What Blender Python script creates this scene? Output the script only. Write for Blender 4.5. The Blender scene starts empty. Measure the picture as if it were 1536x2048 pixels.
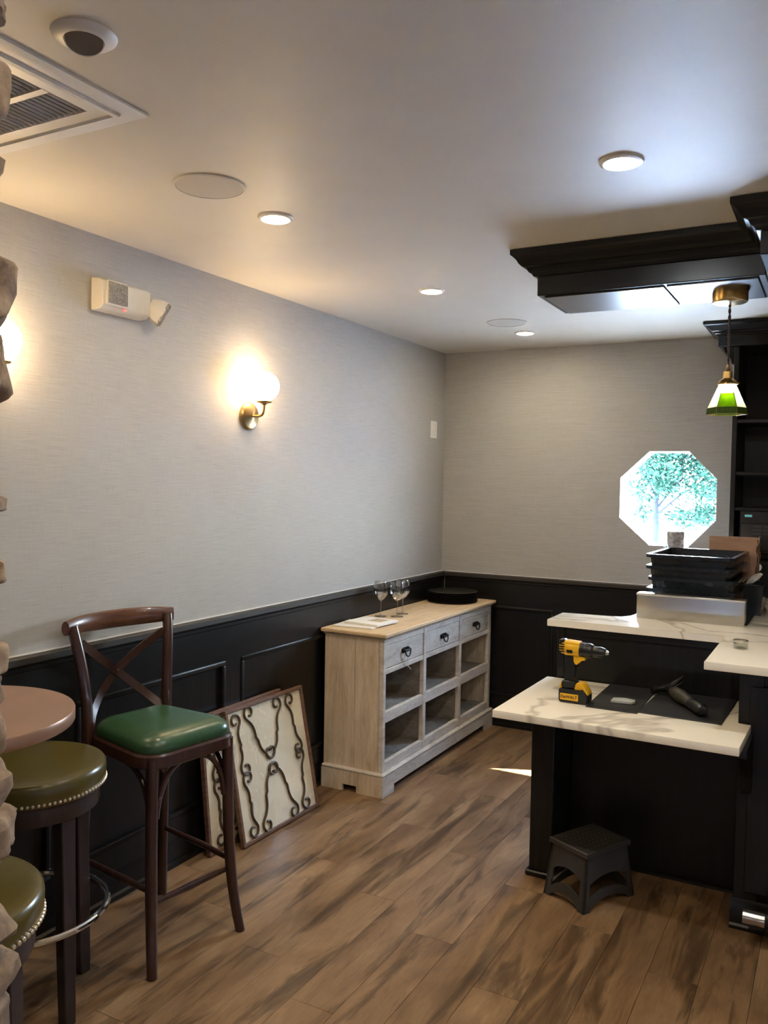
import bpy, bmesh, math, random
from mathutils import Vector, Matrix
random.seed(7)
PI = math.pi
scene = bpy.context.scene
COL = scene.collection

# ------------------------------------------------------------------ camera
F_PX, YAW, PITCH, ROLL = 1687.8, 0.498043, -0.035982, 0.016884
cf = Vector((-math.sin(YAW)*math.cos(PITCH), math.cos(YAW)*math.cos(PITCH), math.sin(PITCH)))
cr = Vector((math.cos(YAW), math.sin(YAW), 0))
cu = cr.cross(cf)
cr, cu = cr*math.cos(ROLL)+cu*math.sin(ROLL), cu*math.cos(ROLL)-cr*math.sin(ROLL)
cam_d = bpy.data.cameras.new('camera'); cam = bpy.data.objects.new('camera', cam_d); COL.objects.link(cam)
cam_d.sensor_fit = 'VERTICAL'; cam_d.sensor_height = 36; cam_d.lens = F_PX*36/2048
cam_d.clip_start = 0.02; cam_d.clip_end = 300
cm = Matrix((cr, cu, -cf)).transposed().to_4x4(); cm.translation = Vector((2.43, 0, 1.62))
cam.matrix_world = cm
scene.camera = cam

# ------------------------------------------------------------------ light and exposure
SKY = 78.0
SUN = 100.0
DOWNLIGHT = 260.0
GLOBE = 38.0
scene.view_settings.view_transform = 'Standard'; scene.view_settings.look = 'None'
scene.view_settings.gamma = 1.0; scene.view_settings.exposure = 0.36
scene.view_settings.use_curve_mapping = False
scene.cycles.sample_clamp_indirect = 0.0   # daylight bounced off the ground outside is far brighter than the room
w = bpy.data.worlds.new('sky'); scene.world = w; w.use_nodes = True
nt = w.node_tree; bg = nt.nodes['Background']
tc = nt.nodes.new('ShaderNodeTexCoord'); sx = nt.nodes.new('ShaderNodeSeparateXYZ')
rp = nt.nodes.new('ShaderNodeValToRGB')
rp.color_ramp.elements[0].position = 0.0; rp.color_ramp.elements[0].color = (0.80, 0.90, 1.0, 1)
rp.color_ramp.elements[1].position = 0.7; rp.color_ramp.elements[1].color = (0.34, 0.55, 1.0, 1)
nt.links.new(tc.outputs['Generated'], sx.inputs[0]); nt.links.new(sx.outputs['Z'], rp.inputs[0])
nt.links.new(rp.outputs[0], bg.inputs['Color']); bg.inputs['Strength'].default_value = SKY
sd = bpy.data.lights.new('sun', 'SUN'); sd.energy = SUN; sd.angle = 0.0093; sd.color = (1.0, 0.96, 0.9)
sun = bpy.data.objects.new('sun', sd); COL.objects.link(sun); sun.location = (4, 12, 9)
sun.rotation_euler = Vector((-0.51, -0.844, -1.406)).to_track_quat('-Z', 'Y').to_euler()
def portal(name, loc, direction, sx_, sy_):
    d = bpy.data.lights.new(name, 'AREA'); d.shape = 'RECTANGLE'; d.size = sx_; d.size_y = sy_
    d.cycles.is_portal = True
    o = bpy.data.objects.new(name, d); COL.objects.link(o); o.location = loc
    o.rotation_euler = Vector(direction).to_track_quat('-Z', 'Z').to_euler()
portal('window_portal', (1.49, 5.50, 1.54), (0, -1, 0), 0.6, 0.6)

# ------------------------------------------------------------------ material helpers
MATS = {}
def nodes_of(name):
    m = bpy.data.materials.new(name); m.use_nodes = True
    return m, m.node_tree, m.node_tree.nodes['Principled BSDF']
def N(t, kind, **kw):
    n = t.nodes.new('ShaderNode'+kind)
    for k, v in kw.items(): setattr(n, k, v)
    return n
def setp(b, rough=0.5, metal=0.0, spec=0.5, coat=0.0):
    b.inputs['Roughness'].default_value = rough; b.inputs['Metallic'].default_value = metal
    b.inputs['Specular IOR Level'].default_value = spec; b.inputs['Coat Weight'].default_value = coat
def ramp(t, src, stops):
    r = N(t, 'ValToRGB'); e = r.color_ramp.elements
    while len(e) < len(stops): e.new(0.5)
    for k, (p, c) in enumerate(stops):
        e[k].position = p; e[k].color = (*c, 1)
    t.links.new(src, r.inputs[0]); return r.outputs[0]
def coords(t, scale, mode='Object', rand=0.0):
    c = N(t, 'TexCoord'); m = N(t, 'Mapping'); m.inputs['Scale'].default_value = scale
    src = c.outputs[mode]
    if rand:
        oi = N(t, 'ObjectInfo'); mu = N(t, 'VectorMath', operation='SCALE'); cx = N(t, 'CombineXYZ')
        for k in range(3): t.links.new(oi.outputs['Random'], cx.inputs[k])
        t.links.new(cx.outputs[0], mu.inputs[0]); mu.inputs['Scale'].default_value = rand
        ad = N(t, 'VectorMath', operation='ADD'); t.links.new(src, ad.inputs[0]); t.links.new(mu.outputs[0], ad.inputs[1]); src = ad.outputs[0]
    t.links.new(src, m.inputs['Vector']); return m.outputs[0]
def noise(t, vec, scale=5, detail=4, rough=0.55, dist=0.0):
    n = N(t, 'TexNoise'); n.inputs['Scale'].default_value = scale; n.inputs['Detail'].default_value = detail
    n.inputs['Roughness'].default_value = rough; n.inputs['Distortion'].default_value = dist
    t.links.new(vec, n.inputs['Vector']); return n.outputs['Fac']
def bump(t, b, src, strength=0.2, dist=0.002):
    n = N(t, 'Bump'); n.inputs['Strength'].default_value = strength; n.inputs['Distance'].default_value = dist
    t.links.new(src, n.inputs['Height']); t.links.new(n.outputs[0], b.inputs['Normal'])
def mixc(t, fac, a, bb, mode='MIX'):
    n = N(t, 'Mix', data_type='RGBA', blend_type=mode)
    for s, v in ((0, fac), (6, a), (7, bb)):
        if isinstance(v, (int, float)): n.inputs[s].default_value = v
        elif isinstance(v, tuple): n.inputs[s].default_value = (*v, 1)
        else: t.links.new(v, n.inputs[s])
    return n.outputs[2]
def plain(name, col, rough=0.5, metal=0.0, spec=0.5, var=0.12, scale=30, coat=0.0, bmp=0.0):
    m, t, b = nodes_of(name); setp(b, rough, metal, spec, coat)
    f = noise(t, coords(t, (1, 1, 1)), scale)
    c = ramp(t, f, [(0.3, tuple(x*(1-var) for x in col)), (0.7, tuple(min(1, x*(1+var)) for x in col))])
    t.links.new(c, b.inputs['Base Color'])
    if bmp: bump(t, b, f, bmp)
    MATS[name] = m; return m
def grain(name, stops, scale, rough=0.45, rand=0.0, spec=0.5, bmp=0.15, coat=0.0, nscale=4):
    m, t, b = nodes_of(name); setp(b, rough, 0, spec, coat)
    f = noise(t, coords(t, scale, rand=rand), nscale, 6, 0.62, 0.6)
    t.links.new(ramp(t, f, stops), b.inputs['Base Color']); bump(t, b, f, bmp)
    MATS[name] = m; return m
def emissive(name, col, strength):
    m, t, b = nodes_of(name); setp(b, 0.4)
    b.inputs['Base Color'].default_value = (*col, 1); b.inputs['Emission Color'].default_value = (*col, 1)
    b.inputs['Emission Strength'].default_value = strength; MATS[name] = m; return m
def thin_glass(name, tint=(1, 1, 1), gloss=0.12, rough=0.02):
    m = bpy.data.materials.new(name); m.use_nodes = True; t = m.node_tree; t.nodes.clear()
    out = N(t, 'OutputMaterial'); mx = N(t, 'MixShader'); tr = N(t, 'BsdfTransparent'); gl = N(t, 'BsdfGlossy')
    tr.inputs['Color'].default_value = (*tint, 1); gl.inputs['Roughness'].default_value = rough
    lw = N(t, 'LayerWeight'); lw.inputs['Blend'].default_value = 0.35
    mr = N(t, 'MapRange'); mr.inputs['To Min'].default_value = gloss*0.4; mr.inputs['To Max'].default_value = min(1, gloss*5)
    t.links.new(lw.outputs['Facing'], mr.inputs['Value']); t.links.new(mr.outputs[0], mx.inputs[0])
    t.links.new(tr.outputs[0], mx.inputs[1]); t.links.new(gl.outputs[0], mx.inputs[2]); t.links.new(mx.outputs[0], out.inputs[0])
    MATS[name] = m; return m

# wallpaper: woven linen
m, t, b = nodes_of('linen'); setp(b, 0.62, 0, 0.35)
h1 = noise(t, coords(t, (1.6, 1.6, 70)), 5, 5, 0.7); h2 = noise(t, coords(t, (75, 75, 3)), 5, 4, 0.65); h3 = noise(t, coords(t, (1, 1, 1)), 2.5, 3)
ad = N(t, 'Math', operation='MULTIPLY_ADD'); t.links.new(h2, ad.inputs[0]); ad.inputs[1].default_value = 0.45; t.links.new(h1, ad.inputs[2])
ml = N(t, 'Math', operation='MULTIPLY'); t.links.new(ad.outputs[0], ml.inputs[0]); ml.inputs[1].default_value = 0.69
c = ramp(t, ml.outputs[0], [(0.34, (0.315, 0.308, 0.288)), (0.5, (0.395, 0.388, 0.366)), (0.66, (0.465, 0.458, 0.434))])
c = mixc(t, 0.2, c, ramp(t, h3, [(0.35, (0.33, 0.33, 0.32)), (0.7, (0.43, 0.43, 0.42))]))
t.links.new(c, b.inputs['Base Color']); bump(t, b, ml.outputs[0], 0.18, 0.001); MATS['linen'] = m
plain('ceiling_paint', (0.62, 0.58, 0.505), 0.5, var=0.02, scale=6)
plain('plaster', (0.55, 0.53, 0.49), 0.7, var=0.04, scale=8)
DARK = [(0.25, (0.003, 0.003, 0.003)), (0.55, (0.0068, 0.0066, 0.0064)), (0.8, (0.014, 0.0132, 0.0125))]
grain('dark_wood', DARK, (10, 10, 0.9), 0.36, bmp=0.08, spec=0.34)
grain('dark_wood_across', DARK, (0.9, 0.9, 12), 0.34, bmp=0.08, spec=0.36)
grain('soffit_wood', [(0.3, (0.008, 0.007, 0.006)), (0.7, (0.03, 0.024, 0.019))], (1, 14, 14), 0.28, bmp=0.05, spec=0.8)
grain('rail_wood', [(0.3, (0.016, 0.014, 0.012)), (0.7, (0.038, 0.034, 0.028))], (2, 2, 14), 0.5, bmp=0.08)
# floor planks
m, t, b = nodes_of('plank'); setp(b, 0.42, 0, 0.3)
f0 = noise(t, coords(t, (3.2, 0.9, 1), rand=40.0), 2.2, 6, 0.6, 0.6); f1 = noise(t, coords(t, (7.5, 1.0, 1), rand=27.0), 1.5, 7, 0.62, 0.7); f2 = noise(t, coords(t, (55, 4, 1), rand=23.0), 3, 5, 0.6)
c = ramp(t, f0, [(0.25, (0.145, 0.084, 0.043)), (0.48, (0.255, 0.152, 0.076)), (0.72, (0.40, 0.26, 0.14))])
c = mixc(t, 0.92, c, ramp(t, f1, [(0.30, (0.24, 0.25, 0.28)), (0.41, (0.55, 0.54, 0.53)), (0.48, (1, 1, 1)), (0.66, (1, 1, 1)), (0.72, (1.25, 1.22, 1.2))]), 'MULTIPLY')
c = mixc(t, 0.35, c, ramp(t, f2, [(0.3, (0.45, 0.44, 0.43)), (0.65, (1, 1, 1))]), 'MULTIPLY')
oi = N(t, 'ObjectInfo')
c = mixc(t, 0.6, c, ramp(t, oi.outputs['Random'], [(0, (0.68, 0.67, 0.67)), (0.5, (0.92, 0.9, 0.9)), (1, (1.0, 1.0, 1.0))]), 'MULTIPLY')
t.links.new(c, b.inputs['Base Color']); bump(t, b, f2, 0.15); MATS['plank'] = m
plain('subfloor', (0.02, 0.017, 0.014), 0.8)
# quartz with veins
m, t, b = nodes_of('quartz'); setp(b, 0.17, 0, 0.5)
v = coords(t, (1, 1, 1)); n1 = noise(t, v, 1.15, 4, 0.5, 1.3)
sb = N(t, 'Math', operation='SUBTRACT'); t.links.new(n1, sb.inputs[0]); sb.inputs[1].default_value = 0.5
ab = N(t, 'Math', operation='ABSOLUTE'); t.links.new(sb.outputs[0], ab.inputs[0])
c = ramp(t, ab.outputs[0], [(0.0, (0.54, 0.48, 0.38)), (0.010, (0.68, 0.62, 0.52)), (0.022, (0.87, 0.81, 0.68))])
t.links.new(c, b.inputs['Base Color']); MATS['quartz'] = m
# limed, whitewashed sideboard wood
def limed(name, scale, stops):
    m, t, b = nodes_of(name); setp(b, 0.6, 0, 0.25)
    f1 = noise(t, coords(t, scale), 3.2, 7, 0.7, 0.4); f2 = noise(t, coords(t, tuple(x*4 for x in scale)), 5, 4, 0.6)
    c = ramp(t, f1, stops); c = mixc(t, 0.35, c, ramp(t, f2, [(0.3, (0.55, 0.5, 0.44)), (0.6, (1, 1, 1))]), 'MULTIPLY')
    t.links.new(c, b.inputs['Base Color']); bump(t, b, f2, 0.25); MATS[name] = m
limed('limed_side', (7, 7, 0.9), [(0.25, (0.38, 0.28, 0.18)), (0.45, (0.60, 0.48, 0.34)), (0.7, (0.75, 0.64, 0.48))])
limed('limed_front', (2, 1.5, 6), [(0.25, (0.33, 0.27, 0.21)), (0.45, (0.56, 0.51, 0.44)), (0.7, (0.72, 0.67, 0.59))])
limed('limed_top', (8, 0.9, 8), [(0.25, (0.46, 0.33, 0.19)), (0.5, (0.62, 0.46, 0.28)), (0.75, (0.70, 0.55, 0.36))])
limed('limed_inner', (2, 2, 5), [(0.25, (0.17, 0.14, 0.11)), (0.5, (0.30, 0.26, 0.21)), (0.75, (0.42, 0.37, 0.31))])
# stone, tone differs per stone
m, t, b = nodes_of('stone'); setp(b, 0.85, 0, 0.3)
f1 = noise(t, coords(t, (1, 1, 1), rand=31), 14, 8, 0.65, 0.3); f2 = noise(t, coords(t, (1, 1, 1), rand=17), 60, 5, 0.7)
c = ramp(t, f1, [(0.3, (0.10, 0.075, 0.06)), (0.5, (0.26, 0.20, 0.15)), (0.7, (0.44, 0.36, 0.27))])
oi = N(t, 'ObjectInfo'); c = mixc(t, 0.8, c, ramp(t, oi.outputs['Random'], [(0, (0.75, 0.70, 0.70)), (1, (1, 0.95, 0.88))]), 'MULTIPLY')
t.links.new(c, b.inputs['Base Color']); bump(t, b, f2, 0.5, 0.004); MATS['stone'] = m
plain('mortar', (0.12, 0.10, 0.085), 0.9, bmp=0.4)
# antiqued mirror
m, t, b = nodes_of('antique_mirror'); setp(b, 0.12, 0.25)
f1 = noise(t, coords(t, (1, 1, 1)), 4.0, 7, 0.65, 0.8)
c = ramp(t, f1, [(0.30, (0.36, 0.345, 0.30)), (0.42, (0.76, 0.70, 0.53)), (0.6, (0.86, 0.80, 0.62))])
t.links.new(c, b.inputs['Base Color'])
t.links.new(ramp(t, f1, [(0.28, (0.9, 0.9, 0.9)), (0.40, (0.15, 0.15, 0.15))]), b.inputs['Metallic'])
t.links.new(ramp(t, f1, [(0.3, (0.4, 0.4, 0.4)), (0.55, (0.16, 0.16, 0.16))]), b.inputs['Roughness']); MATS['antique_mirror'] = m
plain('iron', (0.10, 0.080, 0.058), 0.5, 0.7)
plain('black_iron', (0.012, 0.011, 0.010), 0.45, 0.6)
grain('frame_wood', [(0.3, (0.09, 0.048, 0.030)), (0.7, (0.20, 0.11, 0.068))], (4, 4, 12), 0.5)
grain('chair_wood', [(0.3, (0.022, 0.009, 0.007)), (0.7, (0.060, 0.024, 0.016))], (9, 9, 1.5), 0.30, bmp=0.06, coat=0.25)
grain('chair_rail_wood', [(0.3, (0.05, 0.02, 0.011)), (0.7, (0.15, 0.062, 0.030))], (12, 2, 12), 0.30, bmp=0.06, coat=0.25)
grain('stool_wood', [(0.3, (0.014, 0.0095, 0.009)), (0.7, (0.042, 0.026, 0.022))], (9, 9, 1.2), 0.42, bmp=0.08)
plain('green_leather', (0.026, 0.075, 0.032), 0.30, spec=0.6, var=0.18, scale=60, bmp=0.05)
plain('olive_leather', (0.078, 0.062, 0.014), 0.28, spec=0.6, var=0.10, scale=60, bmp=0.05)
plain('brass', (0.62, 0.42, 0.16), 0.28, 1.0)
plain('aged_brass', (0.42, 0.30, 0.14), 0.32, 1.0)
plain('nail_metal', (0.95, 0.90, 0.76), 0.38, 1.0, var=0.02)
plain('prism_lens', (0.52, 0.51, 0.49), 0.10, 0.6, var=0.35, scale=160)
plain('chrome', (0.75, 0.72, 0.66), 0.10, 1.0, var=0.03)
plain('steel', (0.62, 0.60, 0.57), 0.24, 1.0, var=0.03)
plain('copper_top', (0.30, 0.175, 0.12), 0.36, 0.35, var=0.08, scale=9)
plain('white_plastic', (0.74, 0.72, 0.68), 0.4, var=0.02)
plain('lamp_housing', (0.60, 0.575, 0.53), 0.45, var=0.02)
plain('grille_grey', (0.45, 0.43, 0.39), 0.6, var=0.03, scale=200)
plain('speaker_mesh', (0.50, 0.465, 0.41), 0.6, var=0.06, scale=400)
plain('dark_lens', (0.19, 0.175, 0.155), 0.35)
plain('black_plastic', (0.010, 0.011, 0.012), 0.33, var=0.2)
plain('tub_plastic', (0.010, 0.014, 0.020), 0.24, var=0.15)
plain('grey_plastic', (0.040, 0.038, 0.035), 0.42, var=0.12)
plain('plate_glaze', (0.014, 0.0135, 0.013), 0.35, var=0.15)
plain('rubber', (0.008, 0.0085, 0.0095), 0.55, var=0.2, scale=120)
plain('yellow_plastic', (0.78, 0.42, 0.012), 0.38, var=0.05)
plain('olive_grip', (0.035, 0.033, 0.020), 0.55, var=0.2)
plain('frosted', (0.42, 0.43, 0.40), 0.3, var=0.15)
plain('paper', (0.75, 0.73, 0.68), 0.8, var=0.04)
plain('card_print', (0.42, 0.33, 0.21), 0.7, var=0.1)
grain('cardboard', [(0.3, (0.34, 0.20, 0.13)), (0.7, (0.45, 0.28, 0.19))], (2, 2, 10), 0.8)
plain('wrap', (0.42, 0.43, 0.45), 0.25, 0.2, var=0.5, scale=60)
plain('concrete', (0.66, 0.68, 0.70), 0.85, var=0.06, scale=0.6)
plain('bark', (0.004, 0.006, 0.009), 0.9)
plain('leaf', (0.0135, 0.042, 0.025), 0.7, spec=0.1, var=0.4, scale=2)
plain('siding', (0.5, 0.48, 0.45), 0.8)
emissive('lamp_disc', (1.0, 0.83, 0.60), DOWNLIGHT)
emissive('lamp_disc_cool', (0.93, 0.96, 1.0), DOWNLIGHT*1.3)
emissive('opal_globe', (1.0, 0.70, 0.38), GLOBE)
emissive('bulb_glow', (1.0, 0.93, 0.72), 95.0)
emissive('red_led', (1.0, 0.08, 0.06), 2.0)
emissive('display_lit', (0.16, 0.50, 0.55), 0.16)
thin_glass('pane_glass', (0.97, 0.99, 0.98), 0.06)
thin_glass('wine_glass', (0.965, 0.97, 0.965), 0.17)
thin_glass('acrylic', (0.88, 0.89, 0.87), 0.14, 0.06)
# stained glass: diffuse translucency
def stained(name, col, w_trans=0.75):
    m = bpy.data.materials.new(name); m.use_nodes = True; t = m.node_tree; t.nodes.clear()
    out = N(t, 'OutputMaterial'); a = N(t, 'BsdfTranslucent'); d = N(t, 'BsdfPrincipled'); mx = N(t, 'MixShader')
    f = noise(t, coords(t, (1, 1, 1)), 40, 3)
    c = ramp(t, f, [(0.3, tuple(x*0.7 for x in col)), (0.7, col)])
    t.links.new(c, a.inputs['Color']); t.links.new(c, d.inputs['Base Color']); d.inputs['Roughness'].default_value = 0.15
    mx.inputs[0].default_value = 1-w_trans; t.links.new(a.outputs[0], mx.inputs[1]); t.links.new(d.outputs[0], mx.inputs[2]); t.links.new(mx.outputs[0], out.inputs[0])
    MATS[name] = m
stained('glass_white', (0.90, 0.92, 0.80)); stained('glass_green', (0.26, 0.42, 0.02)); stained('glass_moss', (0.07, 0.11, 0.02), 0.5)

# ------------------------------------------------------------------ geometry helpers
def NB(): return bmesh.new()
def box(bm, x0, y0, z0, x1, y1, z1, bev=0.0, seg=1, rot=None, piv=None):
    M_ = Matrix.Translation(((x0+x1)/2, (y0+y1)/2, (z0+z1)/2)) @ Matrix.Diagonal((abs(x1-x0), abs(y1-y0), abs(z1-z0), 1))
    vs = bmesh.ops.create_cube(bm, size=1, matrix=M_)['verts']
    if bev:
        es = list({e for v_ in vs for e in v_.link_edges})
        r = bmesh.ops.bevel(bm, geom=es, offset=bev, segments=seg, profile=0.5, affect='EDGES')
        vs = list({v_ for f_ in r['faces'] for v_ in f_.verts} | {v_ for v_ in vs if v_.is_valid})
    if rot is not None:
        p_ = Vector(piv if piv else ((x0+x1)/2, (y0+y1)/2, (z0+z1)/2))
        for v_ in vs: v_.co = rot @ (v_.co-p_) + p_
    return vs
def skin_loops(bm, loops, cap=True, closed=True):
    rows = [[bm.verts.new(p_) for p_ in lp] for lp in loops]
    n = len(rows[0])
    for a, c_ in zip(rows, rows[1:]):
        for k in range(n if closed else n-1):
            q = (k+1) % n
            bm.faces.new((a[k], a[q], c_[q], c_[k]))
    if cap:
        bm.faces.new(list(reversed(rows[0]))); bm.faces.new(rows[-1])
    return rows
def lathe(bm, prof, n=32, c=(0, 0, 0), cap=True, axis='Z', sx=1.0, sy=1.0):
    loops = []
    for r_, z_ in prof:
        lp = []
        for k in range(n):
            a = 2*PI*k/n; u, v_ = r_*math.cos(a)*sx, r_*math.sin(a)*sy
            q = (u, v_, z_) if axis == 'Z' else ((z_, u, v_) if axis == 'X' else (v_, z_, u))
            lp.append((c[0]+q[0], c[1]+q[1], c[2]+q[2]))
        loops.append(lp)
    return skin_loops(bm, loops, cap)
def tube(bm, pts, r, n=8, closed=False, r2=None):
    P = [Vector(p_) for p_ in pts]; L = len(P)
    up = None; rows = []
    for i in range(L):
        a = P[(i-1) % L] if (closed or i > 0) else P[i]; c_ = P[(i+1) % L] if (closed or i < L-1) else P[i]
        tg = (c_-a).normalized()
        if up is None:
            up = Vector((0, 0, 1)) if abs(tg.z) < 0.9 else Vector((1, 0, 0))
        up = (up - tg*up.dot(tg)).normalized(); sd_ = tg.cross(up)
        rr = r[i] if isinstance(r, (list, tuple)) else r
        ru = rr if r2 is None else r2
        rows.append([P[i] + sd_*math.cos(2*PI*k/n)*rr + up*math.sin(2*PI*k/n)*ru for k in range(n)])
    if closed: rows.append(rows[0])
    skin_loops(bm, rows, cap=not closed)
    if closed: bmesh.ops.remove_doubles(bm, verts=bm.verts[:], dist=1e-5)
def bez(p0, p1, p2, p3, n=10):
    out = []
    for i in range(n+1):
        s = i/n; q = [((1-s)**3)*a+3*((1-s)**2)*s*b_+3*(1-s)*s*s*c_+(s**3)*d for a, b_, c_, d in zip(p0, p1, p2, p3)]
        out.append(tuple(q))
    return out
def prism(bm, poly, fn, a, b_, bev=0.0):
    """extrude a 2-D outline: fn(u, v, w) -> xyz"""
    r0 = [bm.verts.new(fn(u, v_, a)) for u, v_ in poly]; r1 = [bm.verts.new(fn(u, v_, b_)) for u, v_ in poly]
    n = len(poly); fs = []
    for k in range(n):
        q = (k+1) % n; fs.append(bm.faces.new((r0[k], r0[q], r1[q], r1[k])))
    fs.append(bm.faces.new(list(reversed(r0)))); fs.append(bm.faces.new(r1))
    if bev:
        es = list({e for f_ in fs for e in f_.edges})
        bmesh.ops.bevel(bm, geom=es, offset=bev, segments=1, profile=0.5, affect='EDGES')
def finish(name, bm, mat, smooth=True):
    bmesh.ops.recalc_face_normals(bm, faces=bm.faces[:])
    me = bpy.data.meshes.new(name); bm.to_mesh(me); bm.free()
    if mat: me.materials.append(MATS[mat])
    if smooth and len(me.polygons):
        me.polygons.foreach_set('use_smooth', [True]*len(me.polygons)); me.set_sharp_from_angle(angle=0.6)
    return me
def tag(o, label=None, cat=None, group=None, kind=None):
    if label: o['label'] = label
    if cat: o['category'] = cat
    if group: o['group'] = group
    if kind: o['kind'] = kind
    return o
def add(name, bm, mat, parent=None, loc=(0, 0, 0), rot=(0, 0, 0), label=None, cat=None, group=None, kind=None, smooth=True):
    me = bm if isinstance(bm, bpy.types.Mesh) else finish(name, bm, mat, smooth)
    o = bpy.data.objects.new(name, me); COL.objects.link(o)
    o.location = loc; o.rotation_euler = rot
    if parent: o.parent = parent
    return tag(o, label, cat, group, kind)
def thing(name, label, cat, loc=(0, 0, 0), rz=0.0, group=None):
    o = bpy.data.objects.new(name, None); COL.objects.link(o); o.location = loc; o.rotation_euler = (0, 0, rz)
    o.empty_display_size = 0.1
    return tag(o, label, cat, group)
def struct(name, bm, mat, parent=None, loc=(0, 0, 0)):
    return add(name, bm, mat, parent, loc, kind='structure' if parent is None else None)
def B(*a, **k):
    bm = NB(); box(bm, *a, **k); return bm
def dup(o, label=None, loc=None, rz=None, parent=None):
    c_ = o.copy(); COL.objects.link(c_)
    if parent: c_.parent = parent
    if loc is not None: c_.location = loc
    if rz is not None: c_.rotation_euler = (0, 0, rz)
    if label: c_['label'] = label
    for ch in list(o.children): dup(ch, parent=c_)
    return c_

# ------------------------------------------------------------------ the room
H = 2.505; YB = 5.32; XR = 5.2; YR = -2.5
RAIL = 1.01
# floor and planks
floor = struct('floor', B(-0.1, YR, -0.05, XR, YB+0.1, -0.012), 'subfloor')
PW, PL = 0.158, 1.22
full = finish('plank', B(-PW/2+0.0006, -PL/2+0.0006, -0.012, PW/2-0.0006, PL/2-0.0006, 0, bev=0.0005), 'plank', False)
ix = 0; x = 0.09
while x < 4.4:
    y = -1.6 + ((ix*0.43) % 1.0)*PL*0.98
    while y - PL/2 < YB:
        y1 = min(y+PL/2, YB)
        if y1 - (y-PL/2) > PL-1e-4:
            add('plank', full, None, floor, (x, y, 0))
        elif y1 - (y-PL/2) > 0.03:
            add('plank', B(-PW/2+0.0006, -PL/2+0.0006, -0.012, PW/2-0.0006, y1-y, 0, bev=0.0005), 'plank', floor, (x, y, 0), smooth=False)
        y += PL
    x += PW; ix += 1
struct('ceiling', B(-0.15, YR-0.15, H, XR+0.15, YB+0.15, H+0.12), 'ceiling_paint')
# left wall with wainscot
wl = struct('wall_left', B(-0.15, YR, 0, 0, YB, H), 'linen')
def wainscot(parent, mp, u0, u1, stiles, bot=0.0):
    """mp(u, depth, z) -> (x, y); boards stand proud of the wall"""
    def bar(nm, a, c_, z0, z1, d0, d1, mat='dark_wood', bev=0.0):
        p0 = mp(a, d0); p1 = mp(c_, d1)
        add(nm, B(min(p0[0], p1[0]), min(p0[1], p1[1]), z0, max(p0[0], p1[0]), max(p0[1], p1[1]), z1, bev=bev), mat, parent)
    bar('wainscot_board', u0, u1, 0, RAIL-0.03, 0, 0.008)
    bar('wainscot_rail', u0, u1, 0.805, RAIL-0.03, 0.008, 0.022, 'dark_wood_across')
    bar('wainscot_rail', u0, u1, 0.11, 0.205, 0.008, 0.022, 'dark_wood_across')
    edges = []
    for s in stiles:
        bar('wainscot_stile', s-0.055, s+0.055, 0.205, 0.805, 0.008, 0.022); edges.append((s-0.055, s+0.055))
    edges = [(None, u0)] + edges + [(u1, None)]
    for (a0, a1), (c0, c1) in zip(edges, edges[1:]):
        if c0-a1 < 0.15: continue
        bm = NB()
        for (p_, q, r_, s_) in ((a1, c0, 0.785, 0.807), (a1, c0, 0.203, 0.225), (a1, a1+0.022, 0.225, 0.785), (c0-0.022, c0, 0.225, 0.785)):
            e0 = mp(p_, 0.008); e1 = mp(q, 0.028)
            box(bm, min(e0[0], e1[0]), min(e0[1], e1[1]), r_, max(e0[0], e1[0]), max(e0[1], e1[1]), s_, bev=0.006, seg=2)
        add('panel_moulding', bm, 'dark_wood_across', parent)
    bar('chair_rail', u0, u1, RAIL-0.03, RAIL, 0, 0.034, 'rail_wood', bev=0.005)
    bar('caulk_bead', u0, u1, RAIL, RAIL+0.0035, 0, 0.006, 'white_plastic')
    bar('rail_moulding', u0, u1, RAIL-0.055, RAIL-0.03, 0, 0.026, 'dark_wood_across', bev=0.006)
wainscot(wl, lambda u, d: (d, u), -0.9, YB, (0.17, 1.12, 2.07, 3.02, 3.97, 4.92))
bm = NB(); prism(bm, [(0, 0), (0.036, 0), (0.036, 0.018), (0.024, 0.024), (0.024, 0.10), (0.018, 0.118), (0.008, 0.122), (0, 0.122)], lambda u, v_, k: (u, k, v_), -0.9, YB)
struct('baseboard_left', bm, 'dark_wood_across')
# back wall with octagonal opening
WT = 0.14
OX, OZ, OW, OH, OC = 1.490, 1.545, 0.283, 0.289, 0.165
octo = [(OX-OW, OZ-OH+OC), (OX-OW, OZ+OH-OC), (OX-OW+0.173, OZ+OH), (OX+OW-0.163, OZ+OH), (OX+OW, OZ+OH-OC), (OX+OW, OZ-OH+OC), (OX+OW-0.153, OZ-OH), (OX-OW+0.185, OZ-OH)]
def holed(bm, x0, x1, z0, z1, hole, y0, y1):
    outer = [(x0, z0), (x0, z1), (x1, z1), (x1, z0)]
    rows = {}
    for yy in (y0, y1):
        rows[yy] = ([bm.verts.new((a, yy, c_)) for a, c_ in outer], [bm.verts.new((a, yy, c_)) for a, c_ in hole])
        es = []
        for ring in rows[yy]:
            for k in range(len(ring)): es.append(bm.edges.new((ring[k], ring[(k+1) % len(ring)])))
        bmesh.ops.triangle_fill(bm, use_beauty=True, use_dissolve=False, edges=es)
    for q in (0, 1):
        a, c_ = rows[y0][q], rows[y1][q]
        for k in range(len(a)):
            n_ = (k+1) % len(a); bm.faces.new((a[k], a[n_], c_[n_], c_[k]))
bm = NB(); holed(bm, -0.15, XR+0.15, 0, H, octo, YB, YB+WT)
wb = struct('wall_back', bm, 'linen')
wainscot(wb, lambda u, d: (u, YB-d), 0.036, XR, (0.865, 1.815))
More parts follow.
